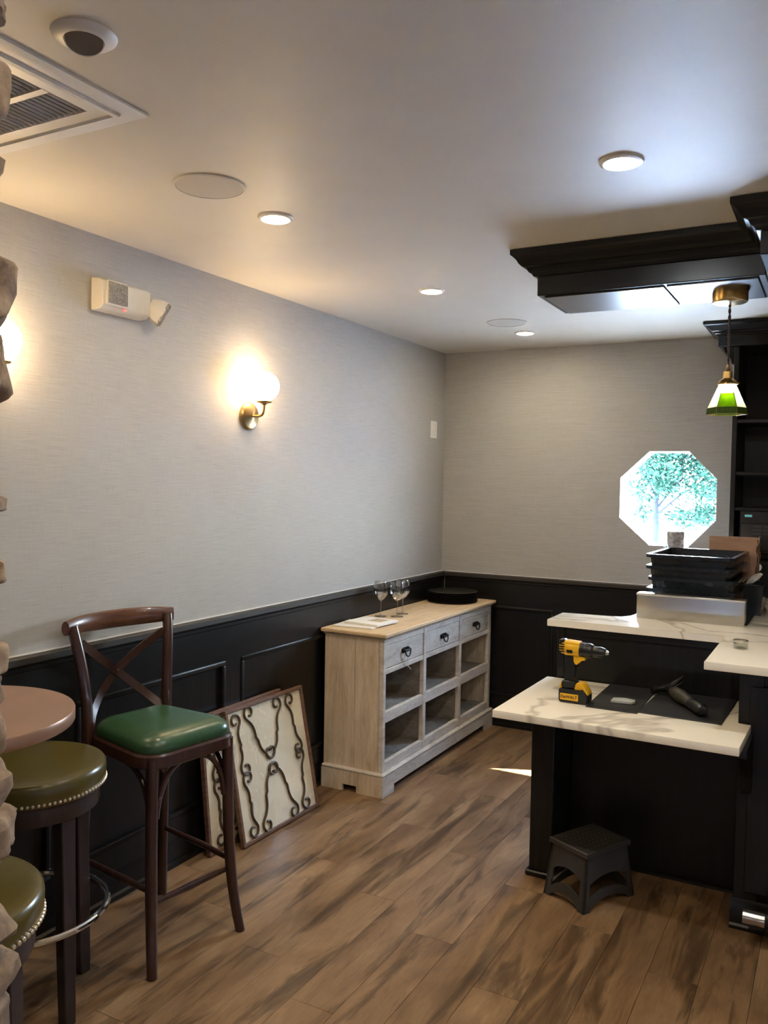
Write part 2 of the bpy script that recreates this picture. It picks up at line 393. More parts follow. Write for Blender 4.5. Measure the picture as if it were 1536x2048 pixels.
bm = NB(); prism(bm, [(0, 0), (0.036, 0), (0.036, 0.018), (0.024, 0.024), (0.024, 0.10), (0.018, 0.118), (0.008, 0.122), (0, 0.122)], lambda u, v_, k: (k, YB-u, v_), 0.036, XR)
struct('baseboard_back', bm, 'dark_wood_across')
# window in the opening: white frame ring, pane
def ring8(scale, y): return [(OX+(a-OX)*scale, y, OZ+(c_-OZ)*scale) for a, c_ in octo]
wn = thing('window_1', None, None); 
wn['kind'] = 'structure'
bm = NB(); skin_loops(bm, [ring8(0.9995, YB+0.0005), ring8(0.992, YB+0.0005), ring8(0.992, YB+0.11), ring8(0.9995, YB+0.11)], cap=False)
add('window_reveal', bm, 'white_plastic', wn, smooth=False)
bm = NB(); y0, y1 = YB+0.1, YB+0.12
skin_loops(bm, [ring8(0.999, y0), ring8(0.975, y0), ring8(0.975, y1), ring8(0.999, y1), ring8(0.999, y0)], cap=False)
add('window_frame', bm, 'white_plastic', wn)
bm = NB(); skin_loops(bm, [ring8(0.98, YB+0.108), ring8(0.98, YB+0.112)]); add('pane', bm, 'pane_glass', wn, smooth=False)
# unseen sides of the room
struct('wall_right', B(XR, YR, 0, XR+0.15, YB, H), 'plaster')
struct('wall_rear', B(-0.15, YR-0.12, 0, XR+0.15, YR, H), 'plaster')
# outside
struct('ground', B(-45, YR-40, -0.35, 45, 60, -0.16), 'concrete')
struct('roof', B(-1.5, YB+WT, 2.66, 7, YB+0.755, 2.76), 'siding')
tree = thing('tree', 'leafy tree with a dark trunk seen through the octagonal window', 'tree', (-1.2, 20, -0.16))
bm = NB()
tube(bm, [(-0.15, 0, 0), (-0.12, 0, 0.8), (-0.16, 0.05, 1.4), (0.0, 0, 2.4)], [0.10, 0.08, 0.06, 0.03], 8)
for a in range(7):
    an = a*0.9; tube(bm, [(-0.15, 0, 1.1+0.15*a), (-0.1+0.5*math.cos(an), 0.4*math.sin(an), 1.6+0.2*a), (-0.1+1.1*math.cos(an), 0.9*math.sin(an), 2.0+0.2*a)], [0.035, 0.022, 0.01], 5)
add('trunk', bm, 'bark', tree)
bm = NB(); rg = random.Random(3)
cl = [(rg.uniform(-0.55, 1.9), rg.uniform(-0.8, 0.8), rg.uniform(1.05, 2.9)) for _ in range(70)]
for k in range(12000):
    cx, cy, cz = cl[k % 70]; p_ = Vector((cx+rg.gauss(0, 0.17), cy+rg.gauss(0, 0.2), cz+rg.gauss(0, 0.13)))
    a, e = rg.uniform(0, 6.3), rg.uniform(-1, 1); d1 = Vector((math.cos(a), math.sin(a), e)).normalized()*rg.uniform(0.035, 0.07); d2 = d1.cross(Vector((rg.uniform(-1, 1), rg.uniform(-1, 1), 1))).normalized()*0.032
    bm.faces.new([bm.verts.new(p_+q) for q in (-d1, d2, d1, -d2)])
tag(add('foliage', bm, 'leaf', tree, smooth=False), kind='stuff')

# ------------------------------------------------------------------ ceiling soffits above the bar
def cornice_loops(x0, y0, x1, y1, prof):
    return [[(x0-o, y0-o, z_), (x1+o, y0-o, z_), (x1+o, y1+o, z_), (x0-o, y1+o, z_)] for o, z_ in prof]
OGEE = [(0.0, H-0.002), (0.082, H-0.002), (0.082, H-0.020), (0.074, H-0.026), (0.064, H-0.036), (0.056, H-0.050), (0.046, H-0.060), (0.034, H-0.064), (0.030, H-0.070), (0.026, H-0.078), (0.016, H-0.084), (0.012, H-0.092), (0.0, H-0.094)]
def soffit(name, x0, y0, x1, y1, zb, seams, ogee=OGEE):
    s = struct(name, B(x0, y0, zb, x1, y1, H-0.003, bev=0.003), 'dark_wood_across')
    bm = NB(); skin_loops(bm, cornice_loops(x0, y0, x1, y1, ogee)); add('crown_moulding', bm, 'dark_wood_across', s, smooth=False)
    xs = [x0+0.02]+seams+[x1-0.02]
    for a, c_ in zip(xs, xs[1:]): add('soffit_panel', B(a+0.004, y0+0.02, zb-0.006, c_-0.004, y1-0.02, zb, bev=0.002), 'soffit_wood', s)
    return s
s1 = soffit('trim_1', 1.375, 3.135, 2.176, 3.51, 2.34, [1.845])
s2 = soffit('trim_2', 2.18, 2.862, 3.6, 3.51, 2.34, [2.7])

# ------------------------------------------------------------------ ceiling fittings
def downlight(x, y, label, mat='lamp_disc', group='recessed ceiling lights'):
    d = thing('downlight', label, 'ceiling light', (x, y, H), 0, group)
    bm = NB(); lathe(bm, [(0.046, -0.001), (0.048, -0.008), (0.058, -0.006), (0.061, 0.0)], 32, cap=False); lathe(bm, [(0.061, 0.0), (0.046, 0.0)], 32, cap=False); add('trim_ring', bm, 'white_plastic', d)
    bm = NB(); lathe(bm, [(0.046, -0.003), (0.046, -0.006), (0.03, -0.010), (0.0015, -0.012)], 32); add('lens', bm, mat, d)
    return d
downlight(0.715, 2.352, 'lit recessed ceiling light nearest the wall sconce with the round speaker grille beside it')
downlight(1.868, 2.356, 'large-looking cool white recessed ceiling light in front of the dark soffit', 'lamp_disc_cool')
downlight(0.732, 3.547, 'lit recessed ceiling light midway along the left row, left of the dark soffit')
downlight(0.765, 4.750, 'smallest lit recessed ceiling light, nearest the back wall corner')
for x, y, lb in ((1.87, 1.16, 'above and just ahead of the viewer'), (3.05, 2.36, 'beyond the right edge, beside the bar return'), (3.05, 1.16, 'to the right of the viewer'), (1.87, -0.1, 'directly over the viewer'), (3.05, -0.1, 'behind the viewer to the right'), (0.72, -0.1, 'behind the stone pillar')):
    downlight(x, y, 'lit recessed ceiling light '+lb)
g = thing('gimbal_light', 'unlit eyeball ceiling light with dark tilted lens in white ring', 'ceiling light', (1.062, 1.222, H))
bm = NB(); lathe(bm, [(0.038, -0.002), (0.040, -0.012), (0.055, -0.010), (0.064, -0.003), (0.065, 0.0)], 40, cap=False); add('trim_ring', bm, 'white_plastic', g)
bm = NB(); lathe(bm, [(0.0405, 0.006), (0.0405, -0.008), (0.039, -0.013), (0.037, -0.013), (0.037, -0.010)], 32)
me = finish('eyeball', bm, 'white_plastic'); add('eyeball', me, None, g, (0, 0, 0), (-0.30, -0.32, 0))
bm = NB(); lathe(bm, [(0.0368, -0.008), (0.0368, -0.0115), (0.002, -0.012)], 32); me = finish('lens', bm, 'dark_lens'); add('lens', me, None, g, (0, 0, 0), (-0.30, -0.32, 0))
def speaker(x, y, label):
    s = thing('ceiling_speaker', label, 'speaker', (x, y, H), 0)
    bm = NB(); lathe(bm, [(0.101, -0.0015), (0.102, -0.006), (0.109, -0.004), (0.110, 0.0)], 48, cap=False); add('rim', bm, 'lamp_housing', s)
    bm = NB(); lathe(bm, [(0.1015, 0), (0.1015, -0.0045), (0.05, -0.0055), (0.001, -0.006)], 48); add('grille', bm, 'speaker_mesh', s)
speaker(0.716, 2.012, 'round flush speaker grille in ceiling beside the nearest left downlight')
speaker(0.776, 4.415, 'small-looking round ceiling speaker beside the farthest downlight')
# cassette air vent
v_ = thing('ceiling_vent', 'large square white ceiling air vent with slotted grilles', 'vent', (0.60, 1.10, H))
X0, X1, Y0, Y1 = -0.30, 0.312, -0.40, 0.455
bm = NB(); rl = lambda o, z_: [(X0+o, Y0+o, z_), (X1-o, Y0+o, z_), (X1-o, Y1-o, z_), (X0+o, Y1-o, z_)]
skin_loops(bm, [rl(0, 0), rl(0.0, -0.006), rl(0.012, -0.010), rl(0.045, -0.010), rl(0.048, -0.016), rl(0.058, -0.018), rl(0.062, -0.012), rl(0.100, -0.012), rl(0.102, 0)], cap=False)
add('vent_frame', bm, 'white_plastic', v_)
add('backing', B(X0+0.10, Y0+0.10, -0.004, X1-0.10, Y1-0.06, -0.001), 'dark_lens', v_)
bm = NB()
for yy in (0.225, 0.055, -0.115, -0.285): box(bm, X0+0.1, yy, -0.013, X1-0.10, yy+0.02, -0.004)
box(bm, X0+0.1, 0.393, -0.013, X1-0.1, 0.400, -0.004); add('cross_bar', bm, 'white_plastic', v_)
sl = finish('slat', B(-0.0045, -0.0735, -0.0115, 0.0045, 0.0735, -0.005, bev=0.001), 'grille_grey', False)
for yc in (0.319, 0.150, -0.020, -0.190):
    for k in range(23): add('slat', sl, None, v_, (X0+0.112+0.0176*k, yc, 0), (0, 0.5, 0))

# ------------------------------------------------------------------ emergency light on the left wall
e = thing('emergency_light', 'white emergency light unit with two lamp heads high on grey wall', 'emergency light', (0, 2.33, 2.285))
bm = NB(); prism(bm, [(0, -0.058), (0, 0.062), (0.045, 0.056), (0.062, 0.046), (0.062, -0.04), (0.045, -0.055)], lambda u, w_, k: (u, k, w_), -0.125, 0.115, bev=0.004); add('housing', bm, 'lamp_housing', e)
h = None
bm = NB(); prism(bm, [(-0.052, -0.044), (0.050, -0.044), (0.054, -0.036), (0.054, 0.040), (0.048, 0.046), (-0.048, 0.046)], lambda u, w_, k: (k, u, w_), 0.050, 0.072, bev=0.003)
hd = add('lamp_head', bm, 'lamp_housing', e, (0, -0.062, 0.004))
bm = NB(); box(bm, 0.070, -0.046, -0.038, 0.075, 0.048, 0.041, bev=0.002)
for a in range(8):
    for c_ in range(7): box(bm, 0.074, -0.044+a*0.0115, -0.036+c_*0.0108, 0.0785, -0.035+a*0.0115, -0.0275+c_*0.0108, bev=0.0022)
add('lens', bm, 'prism_lens', hd)
R2 = Matrix.Rotation(0.75, 3, 'Z') @ Matrix.Rotation(0.45, 3, 'Y')
bm = NB(); lathe(bm, [(0.034, -0.01), (0.050, 0.025), (0.054, 0.05)], 6, axis='X')
hd2 = add('lamp_head', bm, 'lamp_housing', e, (0.045, 0.135, -0.005), (0, 0.5, 0.85))
bm = NB(); box(bm, 0.046, -0.046, -0.042, 0.058, 0.046, 0.042, bev=0.004)
for a in range(5): box(bm, 0.057, -0.043+a*0.0175, -0.039, 0.063, -0.028+a*0.0175, 0.039, bev=0.003)
add('lens', bm, 'prism_lens', hd2)
bm = NB(); lathe(bm, [(0.012, 0.0), (0.012, 0.03)], 12, axis='Y', c=(0.035, 0.105, 0)); add('swivel', bm, 'lamp_housing', e)
bm = NB(); lathe(bm, [(0.004, 0.057), (0.004, 0.064), (0.001, 0.066)], 12, axis='X', c=(0, -0.016, -0.046)); add('indicator_lamp', bm, 'red_led', e, label='small glowing red indicator')

# ------------------------------------------------------------------ sconces
def sconce(y, label):
    s = thing('wall_sconce', label, 'wall lamp', (0, y, 1.912), 0)
    bm = NB(); lathe(bm, [(0.064, 0.0005), (0.064, 0.010), (0.058, 0.018), (0.045, 0.022), (0.02, 0.026), (0.012, 0.030), (0.001, 0.031)], 40, axis='X'); add('backplate', bm, 'aged_brass', s)
    bm = NB(); pts = [(0.02, 0, 0.0), (0.045, 0, -0.002)]+bez((0.045, 0, -0.002), (0.085, 0, -0.002), (0.092, 0, 0.008), (0.092, 0, 0.052), 10)[1:]; tube(bm, pts, 0.0062, 12); add('arm', bm, 'aged_brass', s)
    bm = NB(); lathe(bm, [(0.007, 0.048), (0.012, 0.054), (0.033, 0.060), (0.036, 0.065), (0.034, 0.068), (0.02, 0.066)], 28, c=(0.092, 0, 0)); add('cup', bm, 'aged_brass', s)
    bm = NB(); prof = [(0.001, 0.067)]+[(0.068*math.sin(a), 0.133-0.068*math.cos(a)) for a in [0.35+k*(PI-0.36)/16 for k in range(17)]]; lathe(bm, prof, 32, c=(0.092, 0, 0)); add('globe', bm, 'opal_globe', s, label='glowing opal glass globe')
    return s
sconce(3.137, 'brass wall sconce with glowing globe in the middle of the left wall')
sconce(1.757, 'glowing brass wall sconce mostly hidden behind the stone pillar')

# ------------------------------------------------------------------ wall plate near the corner
sw = thing('wall_plate', 'small blank white switch plate on left wall near corner', 'wall plate', (0, 5.141, 1.973))
bm = NB(); box(bm, 0.0, -0.047, -0.059, 0.007, 0.047, 0.059, bev=0.003); add('plate', bm, 'white_plastic', sw)
bm = NB(); box(bm, 0.006, -0.017, -0.034, 0.010, 0.017, 0.034, bev=0.002); add('rocker', bm, 'white_plastic', sw)

# ------------------------------------------------------------------ sideboard
sb = thing('sideboard', 'whitewashed wooden sideboard with three drawers and six open cubbies', 'sideboard', (0.04, 3.765, 0))
W, D, T = 1.49, 0.357, 0.845     # local: y 0..W, x 0..D
def S(name, mat, *a, bev=0.002, parent=None, label=None): return add(name, B(*a, bev=bev), mat, parent or sb, label=label)
S('top', 'limed_top', -0.012, -0.028, T-0.020, D+0.026, W+0.022, T, bev=0.004)
S('top_moulding', 'limed_front', -0.005, -0.008, T-0.032, D+0.008, W+0.008, T-0.020)
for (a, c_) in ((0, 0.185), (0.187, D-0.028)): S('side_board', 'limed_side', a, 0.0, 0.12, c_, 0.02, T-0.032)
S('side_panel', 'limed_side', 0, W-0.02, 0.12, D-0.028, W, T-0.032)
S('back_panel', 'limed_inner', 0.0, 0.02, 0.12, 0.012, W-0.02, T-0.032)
# base with bracket feet
def yz(u, w_, k): return (k, u, w_)
bm = NB(); prism(bm, [(-0.02, 0), (0.105, 0), (0.105, 0.042), (W-0.105, 0.042), (W-0.105, 0), (W+0.02, 0), (W+0.02, 0.105), (-0.02, 0.105)], yz, D-0.002, D+0.016); add('base_front', bm, 'limed_front', sb)
for yy in (-0.02, W+0.002):
    bm = NB(); prism(bm, [(0.0, 0), (0.130, 0), (0.130, 0.035), (0.215, 0.035), (0.215, 0), (D-0.002, 0), (D-0.002, 0.105), (0.0, 0.105)], lambda u, w_, k: (u, k, w_), yy, yy+0.018); add('base_side', bm, 'limed_side', sb)
S('base_moulding', 'limed_front', -0.0, -0.022, 0.105, D+0.018, W+0.022, 0.122, bev=0.006)
# face frame
ST = [(0.0, 0.026), (0.470, 0.505), (0.972, 1.003), (W-0.034, W)]
for a, c_ in ST: S('face_stile', 'limed_front', D-0.026, a, 0.122, D, c_, T-0.032)
for z0, z1, nm in ((0.778, T-0.032, 'top_rail'), (0.628, 0.655, 'drawer_rail'), (0.375, 0.432, 'middle_rail'), (0.122, 0.172, 'bottom_rail')):
    for (a, c_), (d_, e_) in zip(ST, ST[1:]): S(nm, 'limed_front', D-0.026, c_, z0, D-0.003, d_, z1)
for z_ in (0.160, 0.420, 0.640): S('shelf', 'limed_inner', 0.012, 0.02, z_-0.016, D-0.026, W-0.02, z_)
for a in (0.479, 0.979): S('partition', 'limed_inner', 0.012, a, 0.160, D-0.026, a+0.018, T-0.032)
for k, ((a, c_), (d_, e_)) in enumerate(zip(ST, ST[1:])):
    dr = S('drawer', 'limed_front', D-0.03, c_+0.004, 0.658, D-0.005, d_-0.004, 0.775, bev=0.003)
    cy = (c_+d_)/2; cz = 0.722
    bm = NB()
    for q in (-0.028, 0.028): lathe(bm, [(0.011, 0.0), (0.013, 0.006), (0.008, 0.012), (0.006, 0.018)], 10, axis='X', c=(D-0.006, cy+q, cz))
    prism(bm, [(-0.045, -0.006), (-0.03, -0.014), (0.03, -0.014), (0.045, -0.006), (0.045, 0.008), (0.03, 0.014), (-0.03, 0.014), (-0.045, 0.008)], lambda u, w_, kk: (kk, cy+u, cz+w_), D-0.006, D-0.002)
    tube(bm, bez((D+0.011, cy-0.030, cz), (D+0.018, cy-0.032, cz-0.045), (D+0.018, cy+0.032, cz-0.045), (D+0.011, cy+0.030, cz), 12), 0.0038, 8)
    tube(bm, [(D+0.011, cy-0.034, cz), (D+0.011, cy+0.034, cz)], 0.0055, 8)
    add('handle', bm, 'black_iron', dr)
bm = NB(); tube(bm, [(D+0.014, 0.245, 0.69), (D+0.012, 0.25, 0.655), (D+0.006, 0.262, 0.632), (D+0.012, 0.285, 0.612), (D+0.004, 0.295, 0.604)], 0.0022, 6); add('string', bm, 'paper', sb, label='thin pale tag string hanging from first drawer handle')
# wine glasses
def wine_glass(x, y, label, s=1.0):
    g_ = thing('wine_glass', label, 'wine glass', (x, y, T), 0, None)
    bm = NB(); lathe(bm, [(0.036*s, 0.0012), (0.036*s, 0.003), (0.012, 0.006), (0.0045, 0.012)], 28); add('foot', bm, 'wine_glass', g_)
    bm = NB(); lathe(bm, [(0.0045, 0.012), (0.0035, 0.03), (0.0035, 0.085), (0.006, 0.093)], 12, cap=False); add('stem', bm, 'wine_glass', g_)
    bm = NB(); lathe(bm, [(0.006, 0.093), (0.022*s, 0.103), (0.040*s, 0.127), (0.0455*s, 0.150), (0.043*s, 0.175), (0.037*s, 0.203), (0.0355*s, 0.203), (0.0415*s, 0.175), (0.044*s, 0.150), (0.0385*s, 0.128), (0.020*s, 0.106), (0.002, 0.098)], 36, cap=False); add('bowl', bm, 'wine_glass', g_)
wine_glass(0.116, 4.234, 'clear wine glass standing leftmost of the three on the sideboard', 0.95)
wine_glass(0.200, 4.278, 'clear wine glass standing nearest of the three, at front of sideboard top')
wine_glass(0.180, 4.385, 'clear wine glass standing behind the other two, nearest the black plates', 0.95)
# stack of black plates
px_, py_ = 0.205, 5.050
for k in range(9):
    bm = NB(); lathe(bm, [(0.06, 0.0), (0.10, 0.001), (0.160, 0.0055), (0.1635, 0.0075), (0.161, 0.0088), (0.10, 0.0040), (0.001, 0.0035)], 40)
    nm = ['bottom', 'second', 'third', 'fourth', 'fifth', 'sixth', 'seventh', 'eighth', 'topmost'][k]
    add('plate', bm, 'plate_glaze', None, (px_+random.uniform(-.002, .002), py_+random.uniform(-.002, .002), T+0.0078*k), label='black plate, %s%s of the stack on the sideboard' % (nm, ' from bottom' if 0 < k < 8 else ''), cat='plate', group='black plates stacked on the sideboard')
# flat papers / cards at the near end of the sideboard
add('card', B(-0.115, -0.105, 0, 0.115, 0.105, 0.007, bev=0.001), 'paper', None, (0.165, 3.925, T), (0, 0, 0.10), 'flat pale booklet lying under the printed card on sideboard', 'booklet')
pc = thing('printed_card', 'cream card with brown printed squares on the sideboard near end', 'card', (0.185, 3.985, T+0.0072), -0.1)
add('sheet', B(-0.095, -0.10, 0, 0.12, 0.10, 0.012, bev=0.001), 'paper', pc)
bm = NB(); box(bm, 0.0, -0.02, 0.0118, 0.085, 0.07, 0.0126); box(bm, 0.008, -0.012, 0.0124, 0.077, 0.062, 0.0127); add('print', bm, 'card_print', pc)

# ------------------------------------------------------------------ leaning mirrors
def scroll(bm, p0, p1, side0, side1, rx=0.0055, curl=0.056):
    """iron S-scroll from p0 to p1 in the mirror plane (y, z), curled at both ends"""
    a = Vector((p0[0], p0[1])); c_ = Vector((p1[0], p1[1])); d = (c_-a).normalized(); n_ = Vector((-d.y, d.x))
    def spiral(base, dirn, nrm, side):
        ctr = base + nrm*side*curl*0.62; out = []
        for k in range(13):
            th = k/12*PI*1.75; r_ = curl*0.62*(1-0.62*k/12)
            out.append(ctr - nrm*side*r_*math.cos(th) + dirn*r_*math.sin(th))
        return out
    sA = list(reversed(spiral(a+d*0.035, -d, n_, side0))); sB = spiral(c_-d*0.03, d, n_, side1)
    L = (c_-a).length; mid = []
    for k in range(1, 14):
        s = k/14; off = 0.018*math.sin(2*PI*s)*side0 + (0.008 if s > 0.55 else -0.004)*side0
        mid.append(a+d*(0.035+(L-0.065)*s)+n_*off)
    pts = [(0.0, q.x, q.y) for q in sA+mid+sB]
    tube(bm, pts, rx, 6)
MH = 0.60; MWD = 0.585
def mirror(label):
    m_ = thing('mirror', label, 'mirror')
    fw = 0.016
    bm = NB()
    for a in ((0, 0, MWD, fw), (0, MH-fw, MWD, MH), (0, fw, fw, MH-fw), (MWD-fw, fw, MWD, MH-fw)): box(bm, -0.011, a[0], a[1], 0.011, a[2], a[3], bev=0.002)
    add('frame', bm, 'frame_wood', m_)
    add('glass', B(-0.006, fw, fw, -0.001, MWD-fw, MH-fw), 'antique_mirror', m_, label='smoky antiqued mirror glass')
    tp = [(0.10, MH-0.03), (0.115, MH-0.03), (0.415, MH-0.03), (0.43, MH-0.03)]
    md = [(0.055, 0.30), (0.268, 0.31), (0.287, 0.31), (0.53, 0.30)]
    bt = [(0.125, 0.025), (0.14, 0.025), (0.435, 0.025), (0.45, 0.025)]
    for a, c_ in zip(tp, md):
        pass
    segs = [(tp[0], md[0], -1, 1), (tp[1], md[1], 1, 1), (tp[2], md[2], -1, -1), (tp[3], md[3], 1, -1),
            (bt[0], md[0], 1, -1), (bt[1], md[1], -1, -1), (bt[2], md[2], 1, 1), (bt[3], md[3], -1, 1)]
    for a, c_, s0, s1_ in segs:
        bm = NB(); scroll(bm, a, c_, s0, s1_); add('iron_scroll', bm, 'iron', m_, (0.005, 0, 0))
    return m_
mr = mirror('square mirror with iron scrollwork in front, leaning against the dark wainscot')
mr.location = (0.172, 2.912, 0.004); mr.rotation_euler = (0, -0.20, -0.02)
m2 = dup(mr, 'scrollwork mirror tucked behind the other leaning mirror, mostly hidden')
m2.location = (0.096, 2.775, 0.003); m2.rotation_euler = (0, -0.105, 0)

# ------------------------------------------------------------------ cross-back bar chair
ch = thing('bar_chair', 'dark wood cross-back bar chair with green padded seat', 'chair', (0.322, 2.226, 0), -0.1536)
def seat_outline(o):
    pts = []
    def arc(cx, cy, r_, a0, a1, n=6):
        for k in range(n+1):
            a = a0+(a1-a0)*k/n; pts.append((cx+r_*math.cos(a), cy+r_*math.sin(a)))
    r_ = 0.085-o
    arc(0.130, 0.115, r_, 0, PI/2); arc(-0.105, 0.090, r_, PI/2, PI); arc(-0.105, -0.090, r_, PI, 1.5*PI); arc(0.130, -0.115, r_, 1.5*PI, 2*PI)
    return pts
bm = NB(); skin_loops(bm, [[(u, v2_, z_) for u, v2_ in seat_outline(o)] for o, z_ in ((0.008, 0.668), (0.0, 0.674), (0.0, 0.710), (0.006, 0.717))]); add('seat_frame', bm, 'chair_wood', ch)
bm = NB(); skin_loops(bm, [[(u, v2_, z_) for u, v2_ in seat_outline(o)] for o, z_ in ((0.014, 0.716), (0.010, 0.726), (0.012, 0.742), (0.022, 0.757), (0.040, 0.768), (0.062, 0.774), (0.082, 0.776))]); add('cushion', bm, 'green_leather', ch, label='glossy dark green leather seat pad')
for s in (-1, 1):
    bm = NB(); tube(bm, bez((0.182, s*0.163, 0.70), (0.186, s*0.166, 0.45), (0.180, s*0.165, 0.22), (0.228, s*0.192, 0.0), 12), [0.020]*9+[0.019, 0.0185, 0.018, 0.017], 12); add('leg', bm, 'chair_wood', ch)
    bm = NB(); tube(bm, bez((-0.212, s*0.188, 0.0), (-0.185, s*0.172, 0.35), (-0.165, s*0.165, 0.65), (-0.172, s*0.172, 0.82), 10)+bez((-0.172, s*0.172, 0.82), (-0.178, s*0.182, 0.95), (-0.192, s*0.196, 1.02), (-0.212, s*0.204, 1.095), 8)[1:], 0.0195, 12); add('back_post', bm, 'chair_wood', ch)
    # flat crossing braces
    bm = NB(); q = bez((-0.196, s*0.180, 1.035), (-0.262, s*0.06, 0.95), (-0.262, -s*0.06, 0.86), (-0.185, -s*0.140, 0.765), 14)+[(-0.165, -s*0.158, 0.73), (-0.150, -s*0.163, 0.69)]
    q = [(a-(0.004*s), b_, c_) for a, b_, c_ in q]
    loops = []
    for i, pt in enumerate(q):
        a = Vector(q[max(0, i-1)]); c_ = Vector(q[min(len(q)-1, i+1)]); tg = (c_-a).normalized(); nrm = Vector((1, 0, 0)); nrm = (nrm-tg*nrm.dot(tg)).normalized(); wd = tg.cross(nrm)
        p_ = Vector(pt); loops.append([p_+nrm*0.003+wd*0.015, p_-nrm*0.003+wd*0.015, p_-nrm*0.003-wd*0.015, p_+nrm*0.003-wd*0.015])
    skin_loops(bm, loops); add('cross_brace', bm, 'chair_wood', ch)
    bm = NB(); tube(bm, [(0.183, s*0.166, 0.262), (0.05, s*0.172, 0.268), (-0.185, s*0.176, 0.272)], [0.009, 0.0125, 0.009], 10); add('stretcher', bm, 'chair_wood', ch)
    # bentwood corner brackets
    bm = NB(); tube(bm, bez((0.175, s*0.166, 0.50), (0.165, s*0.168, 0.60), (0.13, s*0.165, 0.655), (0.04, s*0.165, 0.668), 10), 0.0095, 8); add('bracket', bm, 'chair_wood', ch)
    bm = NB(); tube(bm, bez((0.184, s*0.146, 0.50), (0.184, s*0.135, 0.60), (0.182, s*0.10, 0.655), (0.180, s*0.035, 0.668), 10), 0.0095, 8); add('bracket', bm, 'chair_wood', ch)
    bm = NB(); tube(bm, bez((-0.168, s*0.150, 0.50), (-0.165, s*0.14, 0.60), (-0.165, s*0.10, 0.655), (-0.165, s*0.03, 0.668), 10), 0.0095, 8); add('bracket', bm, 'chair_wood', ch)
bm = NB(); tube(bm, [(0.184, -0.160, 0.222), (0.184, 0.0, 0.222), (0.184, 0.160, 0.222)], [0.009, 0.0125, 0.009], 10); add('stretcher', bm, 'chair_wood', ch)
bm = NB(); lathe(bm, [(0.004, 0), (0.0055, 0.004), (0.001, 0.006)], 10, axis='X', c=(-0.238, 0, 0.905)); add('rivet', bm, 'iron', ch)
loops = []
for k in range(17):
    s = -1+2*k/16; yy = s*0.232; xx = -0.272+0.062*abs(s)**2.2; zz = 1.092; hh = 0.034*(1-0.25*abs(s)**3)
    tg = Vector((0.062*2.2*abs(s)**1.2*(1 if s > 0 else -1)/0.232, 1, 0)).normalized(); nn = Vector((-tg.y, tg.x, 0))
    loops.append([Vector((xx, yy, zz))+nn*0.015*math.cos(a)+Vector((0, 0, hh*math.sin(a))) for a in [2*PI*j/12 for j in range(12)]])
bm = NB(); skin_loops(bm, loops); add('top_rail', bm, 'chair_rail_wood', ch, label='bowed top rail with lighter worn wood')

# ------------------------------------------------------------------ round stools
def stool(x, y, rz, label):
    s = thing('bar_stool', label, 'stool', (x, y, 0), rz, 'round olive leather bar stools')
    bm = NB(); lathe(bm, [(0.205, 0.672), (0.220, 0.674), (0.2255, 0.684), (0.2270, 0.722), (0.2255, 0.735), (0.220, 0.742), (0.21, 0.7450), (0.19, 0.7465), (0.10, 0.752), (0.001, 0.754)], 56); add('cushion', bm, 'olive_leather', s, label='glossy olive leather drum cushion')
    bm = NB()
    for k in range(96):
        a = 2*PI*k/96; lathe(bm, [(0.0052, 0.0), (0.0044, 0.0028), (0.0006, 0.0042)], 7, axis='X')
        for v3 in bm.verts[-21:]: v3.co = Matrix.Rotation(a, 3, 'Z') @ (v3.co+Vector((0.2258, 0, 0.686)))
    add('nailhead_trim', bm, 'nail_metal', s, label='row of bright nailheads', kind='stuff')
    bm = NB(); lathe(bm, [(0.18, 0.615), (0.206, 0.615), (0.208, 0.622), (0.208, 0.668), (0.204, 0.672), (0.18, 0.672)], 48, cap=False); add('apron', bm, 'stool_wood', s)
    for k in range(4):
        a = k*PI/2; R_ = Matrix.Rotation(a, 3, 'Z'); loops = []
        for r_, hw, z_ in ((0.218, 0.0185, 0.0), (0.212, 0.0205, 0.2), (0.200, 0.0235, 0.60), (0.196, 0.0235, 0.668)):
            loops.append([R_ @ Vector((r_-0.022+u*hw, v2_*hw, z_)) for u, v2_ in ((-1, -1), (1, -1), (1, 1), (-1, 1))])
        bm = NB(); skin_loops(bm, loops); bmesh.ops.bevel(bm, geom=bm.edges[:], offset=0.003, segments=1, profile=0.5, affect='EDGES'); add('leg', bm, 'stool_wood', s)
    bm = NB(); tube(bm, [(0.232*math.cos(2*PI*k/56), 0.232*math.sin(2*PI*k/56), 0.295) for k in range(56)], 0.0105, 10, closed=True); add('foot_ring', bm, 'chrome', s, label='polished chrome foot ring')
    for k in range(4):
        a = k*PI/2; R_ = Matrix.Rotation(a, 3, 'Z'); bm = NB(); lathe(bm, [(0.005, 0), (0.006, 0.003), (0.001, 0.005)], 10, axis='X')
        for v3 in bm.verts: v3.co = R_ @ (v3.co+Vector((0.240, 0, 0.295)))
        add('screw', bm, 'chrome', s)
    return s
stool(0.268, 1.728, -0.10, 'olive leather stool with nailheads pushed under the round table')
stool(0.792, 1.062, 0.35, 'olive leather stool nearest the camera, behind the stone pillar')
tb = thing('pub_table', 'round copper-brown pub table top behind stone pillar', 'table', (0.478, 1.318, 0))
bm = NB(); lathe(bm, [(0.28, 0.986), (0.301, 0.988), (0.303, 0.992), (0.303, 1.016), (0.301, 1.020), (0.20, 1.0205), (0.001, 1.0205)], 64); add('tabletop', bm, 'copper_top', tb)
bm = NB(); lathe(bm, [(0.05, 0.95), (0.10, 0.986), (0.10, 0.9865)], 24); lathe(bm, [(0.032, 0.05), (0.032, 0.955)], 20); add('column', bm, 'black_iron', tb)
bm = NB(); lathe(bm, [(0.20, 0.0), (0.20, 0.012), (0.17, 0.025), (0.05, 0.045), (0.035, 0.055)], 40); add('base', bm, 'black_iron', tb)

